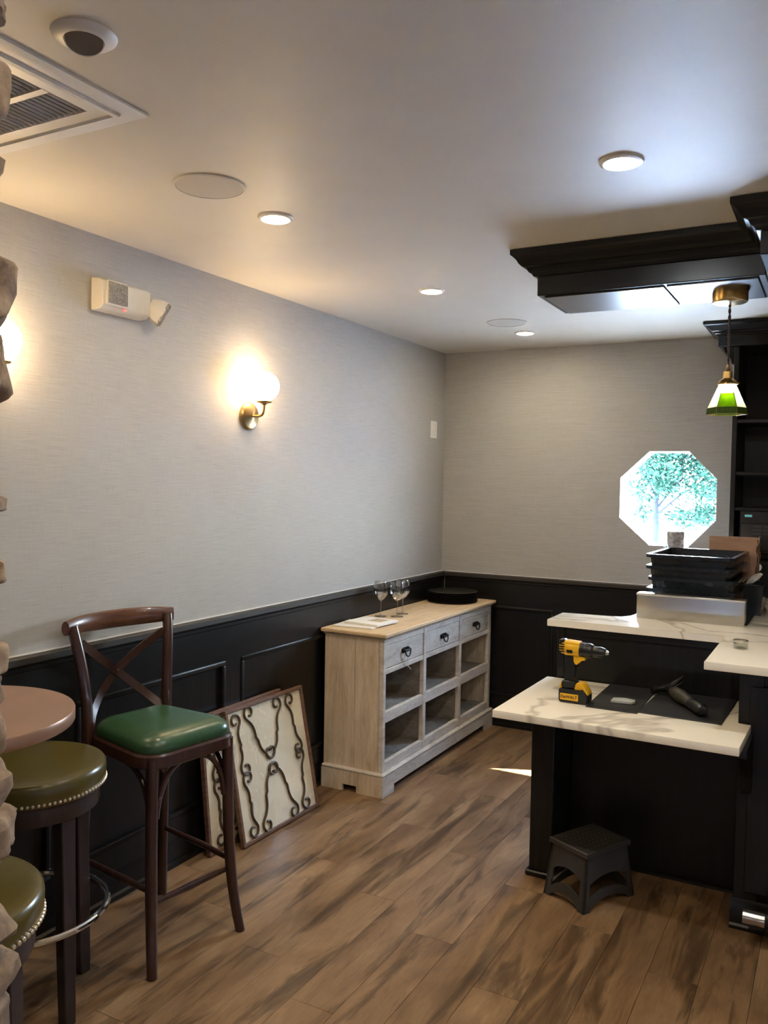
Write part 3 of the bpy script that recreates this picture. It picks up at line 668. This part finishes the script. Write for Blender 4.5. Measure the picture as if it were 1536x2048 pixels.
# ------------------------------------------------------------------ stone pillar at the left edge
pil = thing('stone_pillar', 'stacked rough stone pillar at the left edge of the photo', 'pillar', (1.2, 0.63, 0))
add('core', B(-0.30, -0.16, 0, 0.175, 0.10, H-0.004), 'mortar', pil)
rs = random.Random(11)
def stone(cx, cy, cz, hx, hy, hz, seed, bulge=None):
    r_ = random.Random(seed); bm = NB(); bmesh.ops.create_icosphere(bm, subdivisions=4, radius=1)
    ph = [r_.uniform(0, 6.3) for _ in range(9)]; fr = [r_.uniform(2, 5) for _ in range(9)]
    pl = [(Vector((r_.uniform(-1, 1), r_.uniform(-1, 1), r_.uniform(-1, 1))).normalized(), r_.uniform(0.88, 1.05)) for _ in range(8)]
    for v3 in bm.verts:
        d = v3.co.normalized(); q = Vector([math.copysign(abs(c0)**0.52, c0) for c0 in d])
        for pn, dd in pl:
            ov = q.dot(pn)-dd*1.1
            if ov > 0: q = q-pn*ov*0.8
        nz = sum(math.sin(fr[j]*(d.x*(j % 3 == 0)+d.y*(j % 3 == 1)+d.z*(j % 3 == 2))*2+ph[j]) for j in range(9))*0.018
        q = q*(1+nz*1.3); v3.co = Vector((q.x*hx, q.y*hy, q.z*hz))
    if bulge is not None:
        # slide the stone in or out until it bulges past the pillar edge by this much, seen along the wall
        for _ in range(4):
            far = max(v3.co.x+cx+1.2 - (2.43-(2.43-1.434)/0.75*(v3.co.y+cy+0.63)) for v3 in bm.verts)
            cx += bulge-far
    o = add('stone', bm, 'stone', pil, (cx, cy, cz), smooth=True); return o
EDGE = 1.392-1.2
def zof(py): return 1.62-(py-975)/1490.0
rows_ = [(-30, 18, 10), (85, 225, 22), (290, 385, 8), (395, 528, -10), (525, 672, 36), (688, 818, 27), (820, 1012, -8), (1015, 1055, 13), (1060, 1142, -10), (1145, 1208, 12), (1212, 1330, -12), (1335, 1402, 17), (1404, 1468, 6), (1470, 1588, 12), (1590, 1690, 27), (1692, 1790, 36), (1792, 1906, 4), (1908, 1990, 38), (1990, 2100, 47), (2102, 2230, 20), (2232, 2400, 24), (2402, 2560, 10), (2562, 2740, 26), (2742, 2900, 16), (2902, 3070, 22), (3072, 3300, 18), (-190, -36, 14)]
for k, (p0, p1, ext) in enumerate(rows_):
    z1, z0 = zof(p0), zof(p1); z0 = max(z0, 0.0); z1 = min(z1, H-0.006)
    if z1 - z0 < 0.015: continue
    r_ = random.Random(k); hx = 0.105; cx = EDGE+ext/1490.0-hx*0.96
    stone(cx, 0.105, (z0+z1)/2, hx, 0.085, (z1-z0)/2*1.28, 100+k, (ext*1.4+6)/1490.0)
    stone(cx-0.20, 0.11+r_.uniform(-.01, .01), (z0+z1)/2+r_.uniform(-.02, .02), 0.11, 0.08, (z1-z0)/2*1.02, 200+k)
    stone(cx-0.02, -0.07, (z0+z1)/2, 0.11, 0.10, (z1-z0)/2*1.02, 300+k)

# ------------------------------------------------------------------ the bar
bar = thing('bar_counter', 'black panelled bar front with a raised back and side return', 'bar', (0, 0, 0))
def P(name, mat, *a, bev=0.003, label=None): return add(name, B(*a, bev=bev), mat, bar, label=label)
BX0, BX1 = 1.33, 2.125
P('front_panel', 'dark_wood', BX0+0.095, 3.60, 0.0, BX1, 3.66, 0.728)
P('pilaster', 'dark_wood', BX0, 3.335, 0.0, BX0+0.095, 3.66, 0.728)
P('front_rail', 'dark_wood_across', BX0+0.095, 3.35, 0.66, BX1, 3.37, 0.728)
def skirt(bm, x0, x1, yf):
    prism(bm, [(0, 0), (-0.016, 0), (-0.016, 0.012), (-0.010, 0.02), (-0.010, 0.098), (-0.004, 0.112), (0, 0.112)], lambda u, w_, k: (k, yf+u, w_), x0, x1)
bm = NB(); prism(bm, [(0, 0), (-0.016, 0), (-0.014, 0.010), (-0.006, 0.016), (0, 0.018)], lambda u, w_, k: (k, 3.60+u, w_), BX0+0.095, BX1); add('shoe_moulding', bm, 'dark_wood_across', bar)
bm = NB(); box(bm, BX0-0.012, 3.318, 0.0, BX0+0.105, 3.335, 0.024, bev=0.005); box(bm, BX0-0.014, 3.335, 0.0, BX0, 3.66, 0.024, bev=0.005); add('plinth_moulding', bm, 'dark_wood_across', bar)
# raised back wall of the low counter
P('riser_panel', 'dark_wood', BX0, 3.672, 0.0, 2.125, 3.71, 0.988)
P('riser_stile', 'dark_wood', BX0, 3.660, 0.762, BX0+0.035, 3.672, 0.988)
P('riser_rail', 'dark_wood_across', BX0+0.035, 3.660, 0.955, 2.125, 3.672, 0.988)
# return toward the viewer
P('return_panel', 'dark_wood', 2.125, 3.335, 0.0, 3.6, 4.75, 0.988)
P('corner_post', 'dark_wood', 2.118, 3.318, 0.0, 2.20, 3.36, 0.988)
P('return_rail', 'dark_wood_across', 2.20, 3.322, 0.90, 3.6, 3.335, 0.988)
P('return_stile', 'dark_wood', 2.155, 3.310, 0.14, 2.235, 3.322, 0.90)
bm = NB(); skirt(bm, 2.11, 3.6, 3.318); add('baseboard', bm, 'dark_wood_across', bar)
for xx in (2.142, 2.9):
    bm = NB(); prism(bm, [(3.318, 0.73), (3.06, 0.73), (3.06, 0.705), (3.10, 0.68), (3.17, 0.63), (3.215, 0.585), (3.235, 0.54), (3.25, 0.525), (3.318, 0.52)] if xx < 2.5 else [(3.318, 0.985), (3.10, 0.985), (3.10, 0.96), (3.2, 0.9), (3.25, 0.80), (3.318, 0.78)], lambda u, w_, k: (k, u, w_), xx, xx+0.03); add('corbel', bm, 'dark_wood', bar)
fr = add('foot_rail', (lambda b_: (tube(b_, [(2.165, 3.20, 0.105), (2.4, 3.20, 0.105), (3.0, 3.20, 0.105), (3.6, 3.20, 0.105)], 0.025, 20), b_)[1])(NB()), 'steel', bar, label='brushed steel foot rail')
bm = NB()
for xx in (2.255, 3.0):
    lathe(bm, [(0.034, 0.0), (0.036, 0.006), (0.036, 0.030), (0.034, 0.036)], 24, axis='X', c=(xx-0.018, 3.20, 0.105)); box(bm, xx-0.018, 3.19, 0.05, xx+0.018, 3.318, 0.10, bev=0.004)
add('rail_bracket', bm, 'black_iron', bar)
# quartz slabs
def slab(name, poly, z0, z1, label, bev=0.003):
    bm = NB(); prism(bm, poly, lambda u, v2_, k: (u, v2_, k), z0, z1)
    es = [e_ for e_ in bm.edges if abs(e_.verts[0].co.z-e_.verts[1].co.z) < 1e-6]
    bmesh.ops.bevel(bm, geom=es, offset=bev, segments=2, profile=0.5, affect='EDGES')
    return add(name, bm, 'quartz', None, label=label, cat='countertop')
slab('low_countertop', [(1.283, 3.0), (2.155, 2.99), (2.163, 3.306), (2.116, 3.306), (2.116, 3.659), (1.288, 3.659)], 0.730, 0.760, 'lower white veined quartz countertop holding the drill')
slab('high_countertop', [(1.288, 3.642), (2.032, 3.642), (2.026, 3.073), (3.7, 3.073), (3.7, 4.80), (1.600, 4.80), (1.593, 4.02), (1.585, 3.955), (1.555, 3.905), (1.50, 3.885), (1.288, 3.872)], 0.990, 1.020, 'upper white quartz bar top with stainless box and black tubs')

# ------------------------------------------------------------------ things on the low counter
ZL = 0.760
add('rubber_mat', B(-0.098, -0.212, 0, 0.098, 0.212, 0.004, bev=0.0015), 'rubber', None, (1.672, 3.442, ZL), (0, 0, 0.015), 'narrow black rubber mat under the clear plastic pieces', 'mat')
add('rubber_mat', B(-0.150, -0.204, 0, 0.150, 0.204, 0.004, bev=0.0015), 'rubber', None, (1.925, 3.452, ZL), (0, 0, -0.03), 'wide black rubber mat lying under the hammer', 'mat')
ac = thing('acrylic_tile', 'clear plastic tiles lying on the narrow black mat', 'tile', (1.690, 3.360, ZL+0.0042), 0.2)
bm = NB(); prism(bm, [(-0.045, -0.022), (0.035, -0.026), (0.048, -0.006), (0.048, 0.012), (0.012, 0.030), (-0.036, 0.024)], lambda u, v2_, k: (u, v2_, k), 0, 0.012, bev=0.002); add('tile_block', bm, 'frosted', ac)
# power drill (local x along the tool, z up)
K = 0.00196
dl = thing('cordless_drill', 'yellow and black cordless drill standing on the lower counter', 'drill', (1.522, 3.285, ZL), -0.02)
def U(px): return (px-1151)*K
def V(py): return (1404-py)*K
def side_prism(bm, pts, hw, bev=0.003): prism(bm, [(U(a), V(c_)) for a, c_ in pts], lambda u, v2_, k: (u, k, v2_), -hw, hw, bev)
bm = NB(); lathe(bm, [(0.018, U(1117.5)), (0.026, U(1121)), (0.029, U(1128)), (0.029, U(1150)), (0.027, U(1160))], 20, axis='X', c=(0, 0, V(1294.5)))
side_prism(bm, [(1128, 1279.5), (1160, 1281), (1160, 1309), (1128, 1309)], 0.024, 0.005)
side_prism(bm, [(1146, 1308), (1164, 1308), (1171, 1311), (1171, 1317), (1160, 1318), (1157, 1326), (1152, 1328), (1147, 1322)], 0.017)
add('motor_housing', bm, 'yellow_plastic', dl, label='yellow motor housing')
bm = NB(); side_prism(bm, [(1117, 1279), (1127, 1278), (1132, 1284), (1126, 1287), (1117, 1288)], 0.020, 0.003); add('end_cap', bm, 'black_plastic', dl)
bm = NB()
for k in range(4): box(bm, U(1119), -0.0305, V(1303-k*5), U(1130), -0.0275, V(1300.5-k*5))
box(bm, U(1135), -0.0302, V(1303), U(1147), -0.0285, V(1297)); add('vent_slots', bm, 'black_plastic', dl)
bm = NB(); lathe(bm, [(0.027, U(1159)), (0.030, U(1160)), (0.030, U(1167)), (0.028, U(1168)), (0.0285, U(1169)), (0.0285, U(1180)), (0.025, U(1184)), (0.020, U(1186))], 24, axis='X', c=(0, 0, V(1297))); add('gear_collar', bm, 'black_plastic', dl)
bm = NB(); lathe(bm, [(0.019, U(1184)), (0.0215, U(1187)), (0.0215, U(1201)), (0.017, U(1208)), (0.012, U(1211))], 20, axis='X', c=(0, 0, V(1298))); add('chuck', bm, 'black_plastic', dl)
bm = NB(); lathe(bm, [(0.011, U(1210)), (0.009, U(1214)), (0.006, U(1216.5)), (0.004, U(1216.5))], 14, axis='X', c=(0, 0, V(1298))); add('chuck_tip', bm, 'steel', dl)
bm = NB(); side_prism(bm, [(1130, 1306), (1150, 1308), (1152, 1328), (1150, 1345), (1150, 1362), (1128, 1362), (1130, 1340)], 0.0165, 0.005); add('handle', bm, 'black_plastic', dl)
bm = NB(); side_prism(bm, [(1151, 1322), (1157, 1325), (1158, 1330), (1151, 1340)], 0.008, 0.002); add('trigger', bm, 'black_plastic', dl)
bm = NB(); side_prism(bm, [(1127, 1360), (1151, 1360), (1156, 1366), (1153, 1376), (1125, 1376), (1124, 1368)], 0.026, 0.004); add('handle_foot', bm, 'black_plastic', dl)
bm = NB(); side_prism(bm, [(1155, 1364), (1168, 1362), (1172, 1368), (1180, 1380), (1180, 1386), (1174, 1380), (1168, 1372), (1166, 1377), (1152, 1377)], 0.027, 0.002); side_prism(bm, [(1121, 1368), (1125, 1366), (1127, 1377), (1121, 1377)], 0.024, 0.002); add('battery_latch', bm, 'yellow_plastic', dl)
bm = NB(); side_prism(bm, [(1121, 1376), (1166, 1377), (1169, 1373), (1180, 1385), (1180, 1401), (1177, 1404), (1124, 1404), (1121, 1400)], 0.036, 0.004)
batt = add('battery', bm, 'black_plastic', dl)
bm = NB(); box(bm, U(1125), -0.0385, V(1398), U(1162), -0.0355, V(1385), bev=0.001); add('label_plate', bm, 'yellow_plastic', batt)
tcu = bpy.data.curves.new('lettering', 'FONT'); tcu.body = 'DeWALT'; tcu.size = 0.0165; tcu.extrude = 0.0004; tcu.offset = 0.0004; tcu.align_x = 'CENTER'; tcu.align_y = 'CENTER'
tcu.materials.append(MATS['black_plastic'])
tob = bpy.data.objects.new('lettering_source', tcu); COL.objects.link(tob)
bpy.context.view_layer.update()
tme = bpy.data.meshes.new_from_object(tob.evaluated_get(bpy.context.evaluated_depsgraph_get())); bpy.data.objects.remove(tob)
to = bpy.data.objects.new('lettering', tme); COL.objects.link(to); to.parent = batt; to.location = (U(1143.5), -0.0387, V(1391.6)); to.rotation_euler = (PI/2, 0, 0)
# hammer
hm = thing('hammer', 'dark claw hammer with thick olive rubber grip lying on mat', 'hammer', (1.815, 3.590, ZL+0.0042), math.atan2(-0.30, 0.19))
bm = NB(); tube(bm, [(0.0, 0, 0.026), (0.05, 0, 0.029), (0.09, 0, 0.029)], [0.012, 0.014, 0.014], 10); add('shaft', bm, 'black_iron', hm)
bm = NB(); tube(bm, [(0.06, 0, 0.030), (0.09, 0, 0.030), (0.14, 0, 0.029), (0.20, 0, 0.027), (0.235, 0, 0.025)], [0.015, 0.024, 0.0275, 0.022, 0.020], 14); add('grip', bm, 'olive_grip', hm)
bm = NB(); tube(bm, [(0.233, 0, 0.025), (0.26, 0, 0.025), (0.30, 0, 0.025), (0.33, 0, 0.025), (0.338, 0, 0.025)], [0.020, 0.021, 0.0245, 0.0235, 0.016], 14); add('grip_end', bm, 'black_plastic', hm)
bm = NB(); tube(bm, [(-0.005, -0.060, 0.0185), (-0.005, -0.045, 0.019), (-0.005, -0.030, 0.021), (-0.004, 0.0, 0.025), (-0.004, 0.02, 0.031)], [0.0185, 0.0185, 0.013, 0.018, 0.015], 12)
for s_ in (-1, 1): tube(bm, bez((-0.004, 0.018, 0.030+s_*0.004), (-0.004, 0.04, 0.038+s_*0.007), (0.004, 0.055, 0.052+s_*0.010), (0.012, 0.066, 0.066+s_*0.011), 6), [0.011, 0.011, 0.010, 0.009, 0.007, 0.006, 0.004], 8)
add('head', bm, 'black_iron', hm)

# ------------------------------------------------------------------ things on the high counter
ZH = 1.020
ss = thing('stainless_box', 'long brushed stainless steel box on the upper bar top', 'steel box', (1.845, 3.915, ZH))
bm = NB(); box(bm, -0.226, 0.0, 0.0, 0.228, 0.002, 0.105); box(bm, -0.226, 0.066, 0.0, 0.228, 0.068, 0.105); box(bm, -0.226, 0.002, 0, -0.224, 0.066, 0.105); box(bm, 0.226, 0.002, 0, 0.228, 0.066, 0.105); box(bm, -0.224, 0.002, 0, 0.226, 0.066, 0.002); add('body', bm, 'steel', ss)
bm = NB(); box(bm, -0.229, -0.003, 0.105, 0.231, 0.071, 0.114, bev=0.003, seg=2)
add('lid', bm, 'steel', ss)
vg = thing('glass_votive', 'small clear round glass cup on the bar top corner', 'cup', (2.112, 3.385, ZH))
bm = NB(); lathe(bm, [(0.024, 0.0005), (0.0255, 0.004), (0.026, 0.032), (0.0235, 0.032), (0.023, 0.005), (0.001, 0.004)], 28); add('cup', bm, 'acrylic', vg)
bm = NB(); lathe(bm, [(0.0265, 0.027), (0.0275, 0.030), (0.0265, 0.033), (0.0245, 0.033)], 28, cap=False); add('rim', bm, 'steel', vg)
bm = NB(); box(bm, 2.040, 3.965, ZH+0.0005, 2.082, 4.78, ZH+0.006, bev=0.002); add('drip_rail', bm, 'rubber', None, label='narrow black rubber strip along the bar top', cat='mat')
tr_ = thing('white_tray', 'white shallow tray on bar top at the right edge', 'tray', (2.235, 4.62, ZH))
bm = NB(); rr = lambda o, z_: [(-0.13+o, -0.12+o, z_), (0.18-o, -0.12+o, z_), (0.18-o, 0.13-o, z_), (-0.13+o, 0.13-o, z_)]
skin_loops(bm, [rr(0.014, 0), rr(0, 0.030), rr(-0.006, 0.033), rr(0.004, 0.033), rr(0.018, 0.005)]); add('tray_body', bm, 'white_plastic', tr_)
# nested black bus tubs
def tub_mesh():
    bm = NB(); rr = lambda hx, hy, z_: [(-hx+0.02, -hy, z_), (hx-0.02, -hy, z_), (hx, -hy+0.02, z_), (hx, hy-0.02, z_), (hx-0.02, hy, z_), (-hx+0.02, hy, z_), (-hx, hy-0.02, z_), (-hx, -hy+0.02, z_)]
    skin_loops(bm, [rr(0.168, 0.238, 0), rr(0.180, 0.250, 0.112), rr(0.184, 0.254, 0.114), rr(0.192, 0.262, 0.116), rr(0.192, 0.262, 0.104), rr(0.196, 0.266, 0.104), rr(0.196, 0.266, 0.120), rr(0.178, 0.248, 0.120), rr(0.166, 0.236, 0.006)])
    return finish('tub_body', bm, 'tub_plastic')
tm = tub_mesh()
hb = finish('tub_handle', (lambda b_: (tube(b_, [(0.196, -0.06, 0.112), (0.212, -0.055, 0.108), (0.212, 0.055, 0.108), (0.196, 0.06, 0.112)], 0.006, 8), b_)[1])(NB()), 'tub_plastic')
tl = ['lowest black tub of the nested stack behind the stainless box', 'black tub second from bottom of the nested stack', 'black tub second from top of the nested stack', 'topmost black tub of the nested stack behind the stainless box']
for k in range(4):
    q = thing('bus_tub', tl[k], 'tub', (1.822+0.004*math.sin(k*2), 4.345, ZH+0.0015+0.053*k), 0.02*math.sin(k*1.7)-0.01, 'nested black tubs on the bar')
    add('tub_body', tm, None, q)
# second tub at the right with paper
cb = thing('cardboard_box', 'open cardboard box standing behind the stacked black tubs', 'box', (1.94, 4.705, ZH), 0.0)
bm = NB()
for a in ((-0.11, -0.08, 0.118, -0.076, 0.350), (-0.11, 0.076, 0.118, 0.08, 0.335), (-0.11, -0.076, -0.106, 0.076, 0.33), (0.114, -0.076, 0.118, 0.076, 0.34)): box(bm, a[0], a[1], 0.004, a[2], a[3], a[4])
box(bm, -0.11, -0.08, 0, 0.118, 0.08, 0.004); add('box_body', bm, 'cardboard', cb)
bm = NB(); skin_loops(bm, [[(0.118+0.006*math.sin(z_*60), -0.08, z_), (0.122+0.006*math.sin(z_*60), -0.08, z_), (0.122+0.006*math.cos(z_*50), 0.02, z_), (0.118+0.006*math.cos(z_*50), 0.02, z_)] for z_ in [0.15+0.02*k for k in range(11)]]); add('torn_flap', bm, 'cardboard', cb)
rl_ = thing('wrapped_roll', 'grey plastic-wrapped roll standing in front of window', 'roll', (1.650, 4.700, ZH))
bm = NB(); lathe(bm, [(0.043, 0.0), (0.045, 0.01), (0.044, 0.12), (0.045, 0.22), (0.043, 0.30), (0.045, 0.355), (0.040, 0.362), (0.018, 0.362), (0.018, 0.355)], 28); add('roll_body', bm, 'wrap', rl_)
bm = NB(); rg = random.Random(5)
skin_loops(bm, [[(-0.055+0.012*rg.uniform(-1, 1)+0.012*math.cos(a), 0.0+0.03*math.sin(a), 0.16+0.022*k) for a in [2*PI*j/7 for j in range(7)]] for k in range(8)]); add('loose_film', bm, 'acrylic', rl_, label='crumpled clear plastic film')
pb = NB(); rg = random.Random(9); bmesh.ops.create_icosphere(pb, subdivisions=2, radius=1)
for v3 in pb.verts: v3.co = Vector((v3.co.x*0.038, v3.co.y*0.03, v3.co.z*0.022+v3.co.x*0.022))*rg.uniform(0.75, 1.1)
add('crumpled_paper', pb, 'paper', None, (2.068, 4.40, ZH+0.165), label='crumpled white paper resting on the small black caddy', cat='paper', smooth=False)
cd = thing('black_caddy', 'black plastic caddy with crumpled paper right of stacked tubs', 'caddy', (2.072, 4.40, ZH))
bm = NB(); rr = lambda hx, hy, z_: [(-hx, -hy, z_), (hx, -hy, z_), (hx, hy, z_), (-hx, hy, z_)]
skin_loops(bm, [rr(0.036, 0.10, 0), rr(0.044, 0.11, 0.138), rr(0.050, 0.118, 0.138), rr(0.050, 0.118, 0.146), rr(0.042, 0.108, 0.146), rr(0.034, 0.098, 0.006)]); add('caddy_body', bm, 'tub_plastic', cd)

# ------------------------------------------------------------------ back bar shelving
bk = thing('back_bar_shelving', 'tall black built-in shelving with crown moulding against back wall', 'shelving', (0, 0, 0))
def Q(name, mat, *a, bev=0.002): return add(name, B(*a, bev=bev), mat, bk)
SX0, SX1, SY0, SY1 = 1.893, 3.4, 4.885, 5.284
Q('side_panel', 'dark_wood', SX0, SY0, 0.0, SX0+0.025, SY1, 2.374); Q('side_panel', 'dark_wood', SX1-0.025, SY0, 0.0, SX1, SY1, 2.374)
Q('back_panel', 'dark_wood', SX0+0.025, SY1-0.012, 0.0, SX1-0.025, SY1, 2.374)
for z_ in (1.985, 1.705, 1.515, 1.265, 0.90): Q('shelf', 'dark_wood_across', SX0+0.025, SY0+0.005, z_-0.018, SX1-0.025, SY1-0.012, z_)
Q('frieze', 'dark_wood_across', 1.812, 4.872, 2.376, 3.45, 5.284, H-0.003)
Q('lower_door', 'dark_wood', SX0+0.025, SY0-0.001, 0.02, 2.6, SY0+0.018, 0.88); Q('lower_door', 'dark_wood', 2.604, SY0-0.001, 0.02, SX1-0.025, SY0+0.018, 0.88)
bm = NB(); skin_loops(bm, [[(1.812-o, 4.872-o, z_), (3.45, 4.872-o, z_), (3.45, 5.284, z_), (1.812-o, 5.284, z_)] for o, z_ in ((0, H-0.002), (0.070, H-0.002), (0.070, H-0.018), (0.058, H-0.022), (0.030, H-0.048), (0.022, H-0.052), (0.020, H-0.060), (0.010, H-0.064), (0.008, H-0.070), (0, H-0.072))]); add('crown_moulding', bm, 'dark_wood_across', bk, smooth=False)
bm = NB(); prism(bm, [(1.893, 2.376), (1.835, 2.376), (1.845, 2.35), (1.875, 2.31), (1.88, 2.285), (1.893, 2.28)], lambda u, w_, k: (u, k, w_), 4.895, 4.93); add('corbel', bm, 'dark_wood', bk)
mw = thing('microwave', 'black appliance with small lit display on the back shelf', 'microwave', (2.20, 5.06, 1.2655))
bm = NB(); box(bm, -0.26, -0.15, 0, 0.26, 0.17, 0.235, bev=0.006); add('body', bm, 'black_plastic', mw)
bm = NB(); box(bm, -0.252, -0.158, 0.02, 0.10, -0.150, 0.165, bev=0.003); add('door', bm, 'black_plastic', mw)
bm = NB(); box(bm, -0.232, -0.154, 0.198, -0.196, -0.150, 0.210); add('display', bm, 'display_lit', mw, label='small pale blue lit display')
for a in range(4):
    for c_ in range(3): add('button', B(-0.19+a*0.055, -0.161, 0.105+c_*0.02, -0.15+a*0.055, -0.158, 0.112+c_*0.02), 'grey_plastic', mw)
gm = thing('ice_bin', 'black unit with white round dial on the back bar', 'appliance', (2.22, 5.06, 0.9005))
bm = NB(); box(bm, -0.28, -0.16, 0, 0.28, 0.17, 0.335, bev=0.006); add('body', bm, 'black_plastic', gm)
bm = NB(); lathe(bm, [(0.021, -0.160), (0.021, -0.168), (0.019, -0.171), (0.001, -0.171)], 24, axis='Y', c=(-0.178, 0, 0.297)); add('dial', bm, 'white_plastic', gm, label='white round dial')

# ------------------------------------------------------------------ pendant lamp
pn = thing('pendant_lamp', 'small green and white stained-glass pendant on a brass canopy', 'pendant lamp', (2.042, 3.345, 2.334))
bm = NB(); lathe(bm, [(0.062, 0.0), (0.062, -0.032), (0.059, -0.037), (0.045, -0.041), (0.012, -0.045)], 40); add('canopy', bm, 'brass', pn)
bm = NB()
for s in (0, PI): tube(bm, [(0.0028*math.cos(k*0.9+s), 0.0028*math.sin(k*0.9+s), -0.044-k*0.0064) for k in range(39)], 0.0028, 6)
add('cord', bm, 'stool_wood', pn)
bm = NB(); lathe(bm, [(0.004, -0.262), (0.008, -0.283), (0.010, -0.285), (0.0165, -0.290), (0.0165, -0.313), (0.022, -0.316), (0.030, -0.322), (0.035, -0.332), (0.034, -0.336), (0.02, -0.334)], 24); add('socket', bm, 'brass', pn)
bm = NB()
for k in range(3):
    a = k*2*PI/3+0.4; lathe(bm, [(0.003, -0.004), (0.006, 0), (0.003, 0.004)], 8, c=(0.037*math.cos(a), 0.037*math.sin(a), -0.331))
add('set_screw', bm, 'brass', pn)
NSEG = 6; rot0 = math.radians(-53)
def rg6(r_, k, z_): a = rot0+2*PI*k/NSEG; return Vector((r_*math.cos(a), r_*math.sin(a), z_))
ZT, ZM, ZB_ = -0.334, -0.422, -0.445; RT, RM, RB = 0.027, 0.066, 0.070
def panel(nm, mat, quad, th=0.0015):
    bm = NB(); c_ = sum(quad, Vector())/len(quad); nrm = (quad[1]-quad[0]).cross(quad[2]-quad[0]).normalized(); skin_loops(bm, [[q for q in quad], [q-nrm*th for q in quad]]); add(nm, bm, mat, pn, smooth=False)
sh_lead = NB()
for k in range(NSEG):
    a0, a1, b0, b1, c0, c1 = rg6(RT, k, ZT), rg6(RT, k+1, ZT), rg6(RM, k, ZM), rg6(RM, k+1, ZM), rg6(RB, k, ZB_), rg6(RB, k+1, ZB_)
    if k % 2 == 0: panel('pane', 'glass_white', [a0, a1, b1, b0])
    else:
        m0, m1 = a0.lerp(b0, 0.42), a1.lerp(b1, 0.42); panel('pane', 'glass_white', [a0, a1, m1, m0]); panel('pane', 'glass_green', [m0, m1, b1, b0])
    panel('pane', 'glass_moss', [b0, b1, c1, c0])
    for p_, q in ((a0, b0), (b0, c0), (b0, b1), (c0, c1)): tube(sh_lead, [p_, q], 0.0014, 5)
    if k % 2 == 1:
        ctr = (b0+b1+c0+c1)/4; ctr = ctr*1.01
        for u in (-0.013, 0, 0.013):
            tdir = (b1-b0).normalized(); tube(sh_lead, [ctr+tdir*u+tdir*0.006*math.cos(j*PI/4)+Vector((0, 0, 0.007*math.sin(j*PI/4))) for j in range(8)], 0.001, 4, closed=True)
    lathe(sh_lead, [(0.001, -0.003), (0.003, 0.0), (0.001, 0.003)], 6, c=tuple(c0))
add('lead_came', sh_lead, 'aged_brass', pn)
bm = NB(); lathe(bm, [(0.003, 0.026), (0.010, 0.016), (0.016, 0.0), (0.010, -0.014), (0.001, -0.018)], 16, c=(0, 0, -0.372)); add('bulb', bm, 'bulb_glow', pn)

# ------------------------------------------------------------------ folding step stool
st = thing('step_stool', 'dark grey plastic folding step stool on floor before bar', 'step stool', (1.593, 3.292, 0), math.radians(63))
# local x: along front-left edge (short 0.2), y: long side
HX, HY, TX, TY, HT = 0.145, 0.105, 0.115, 0.088, 0.225
bm = NB(); skin_loops(bm, [[(x_, y_, z_) for x_, y_ in ((-TX-o, -TY-o), (TX+o, -TY-o), (TX+o, TY+o), (-TX-o, TY+o))] for o, z_ in ((0.0, HT-0.022), (0.010, HT-0.020), (0.010, HT-0.004), (0.006, HT)) ]); add('top', bm, 'grey_plastic', st)
bm = NB(); 
for a in range(9):
    for c_ in range(6): lathe(bm, [(0.004, HT-0.001), (0.003, HT+0.0015), (0.001, HT+0.002)], 6, c=(-0.09+a*0.0225, -0.065+c_*0.026, 0))
add('grip_dots', bm, 'grey_plastic', st)
def stool_side(dirx, s):
    """a splayed side: two legs, upper panel, arched lower bar, one plate of plastic"""
    wb_, wt = (HY, TY) if dirx else (HX, TX)
    ob, ot = (HX, TX) if dirx else (HY, TY)
    zt = HT-0.021
    def pt(u, z_, k):
        f_ = z_/zt; off = ob+(ot-ob)*f_; off = s*(off+k)
        uu = u*(wb_+(wt-wb_)*f_)
        return (off, uu, z_) if dirx else (uu, off, z_)
    lw = 0.26 if dirx else 0.20
    def plate(bm, pts):
        a = [Vector(pt(u, z_, 0)) for u, z_ in pts]; c_ = [Vector(pt(u, z_, -0.010)) for u, z_ in pts]
        skin_loops(bm, [a, c_])
    bm = NB()
    for q in (-1, 1):
        plate(bm, [(q, 0), (q*(1-lw-0.04), 0), (q*(1-lw), 0.05), (q*(1-lw), 0.13), (q*(1-lw), zt), (q, zt)])
    n = 8; top = []; lo = []; l2 = []
    for k in range(n+1):
        u = -1+2*k/n; uu = u*(1-lw); top.append((uu, 0.122-0.022*u*u+(0.012 if dirx else 0))); lo.append((uu, 0.072-0.032*u*u)); l2.append((uu, 0.038-0.034*u*u))
    for a, c_ in zip(top, top[1:]): plate(bm, [a, c_, (c_[0], zt), (a[0], zt)])
    for k in range(n): plate(bm, [l2[k], l2[k+1], lo[k+1], lo[k]])
    add('side_panel', bm, 'grey_plastic', st, smooth=False)
for s in (-1, 1): stool_side(True, s); stool_side(False, s)

for o in list(bpy.data.objects):
    if o.type == 'EMPTY' and o.get('kind') == 'structure':
        for k in ('label', 'category'):
            if k in o: del o[k]
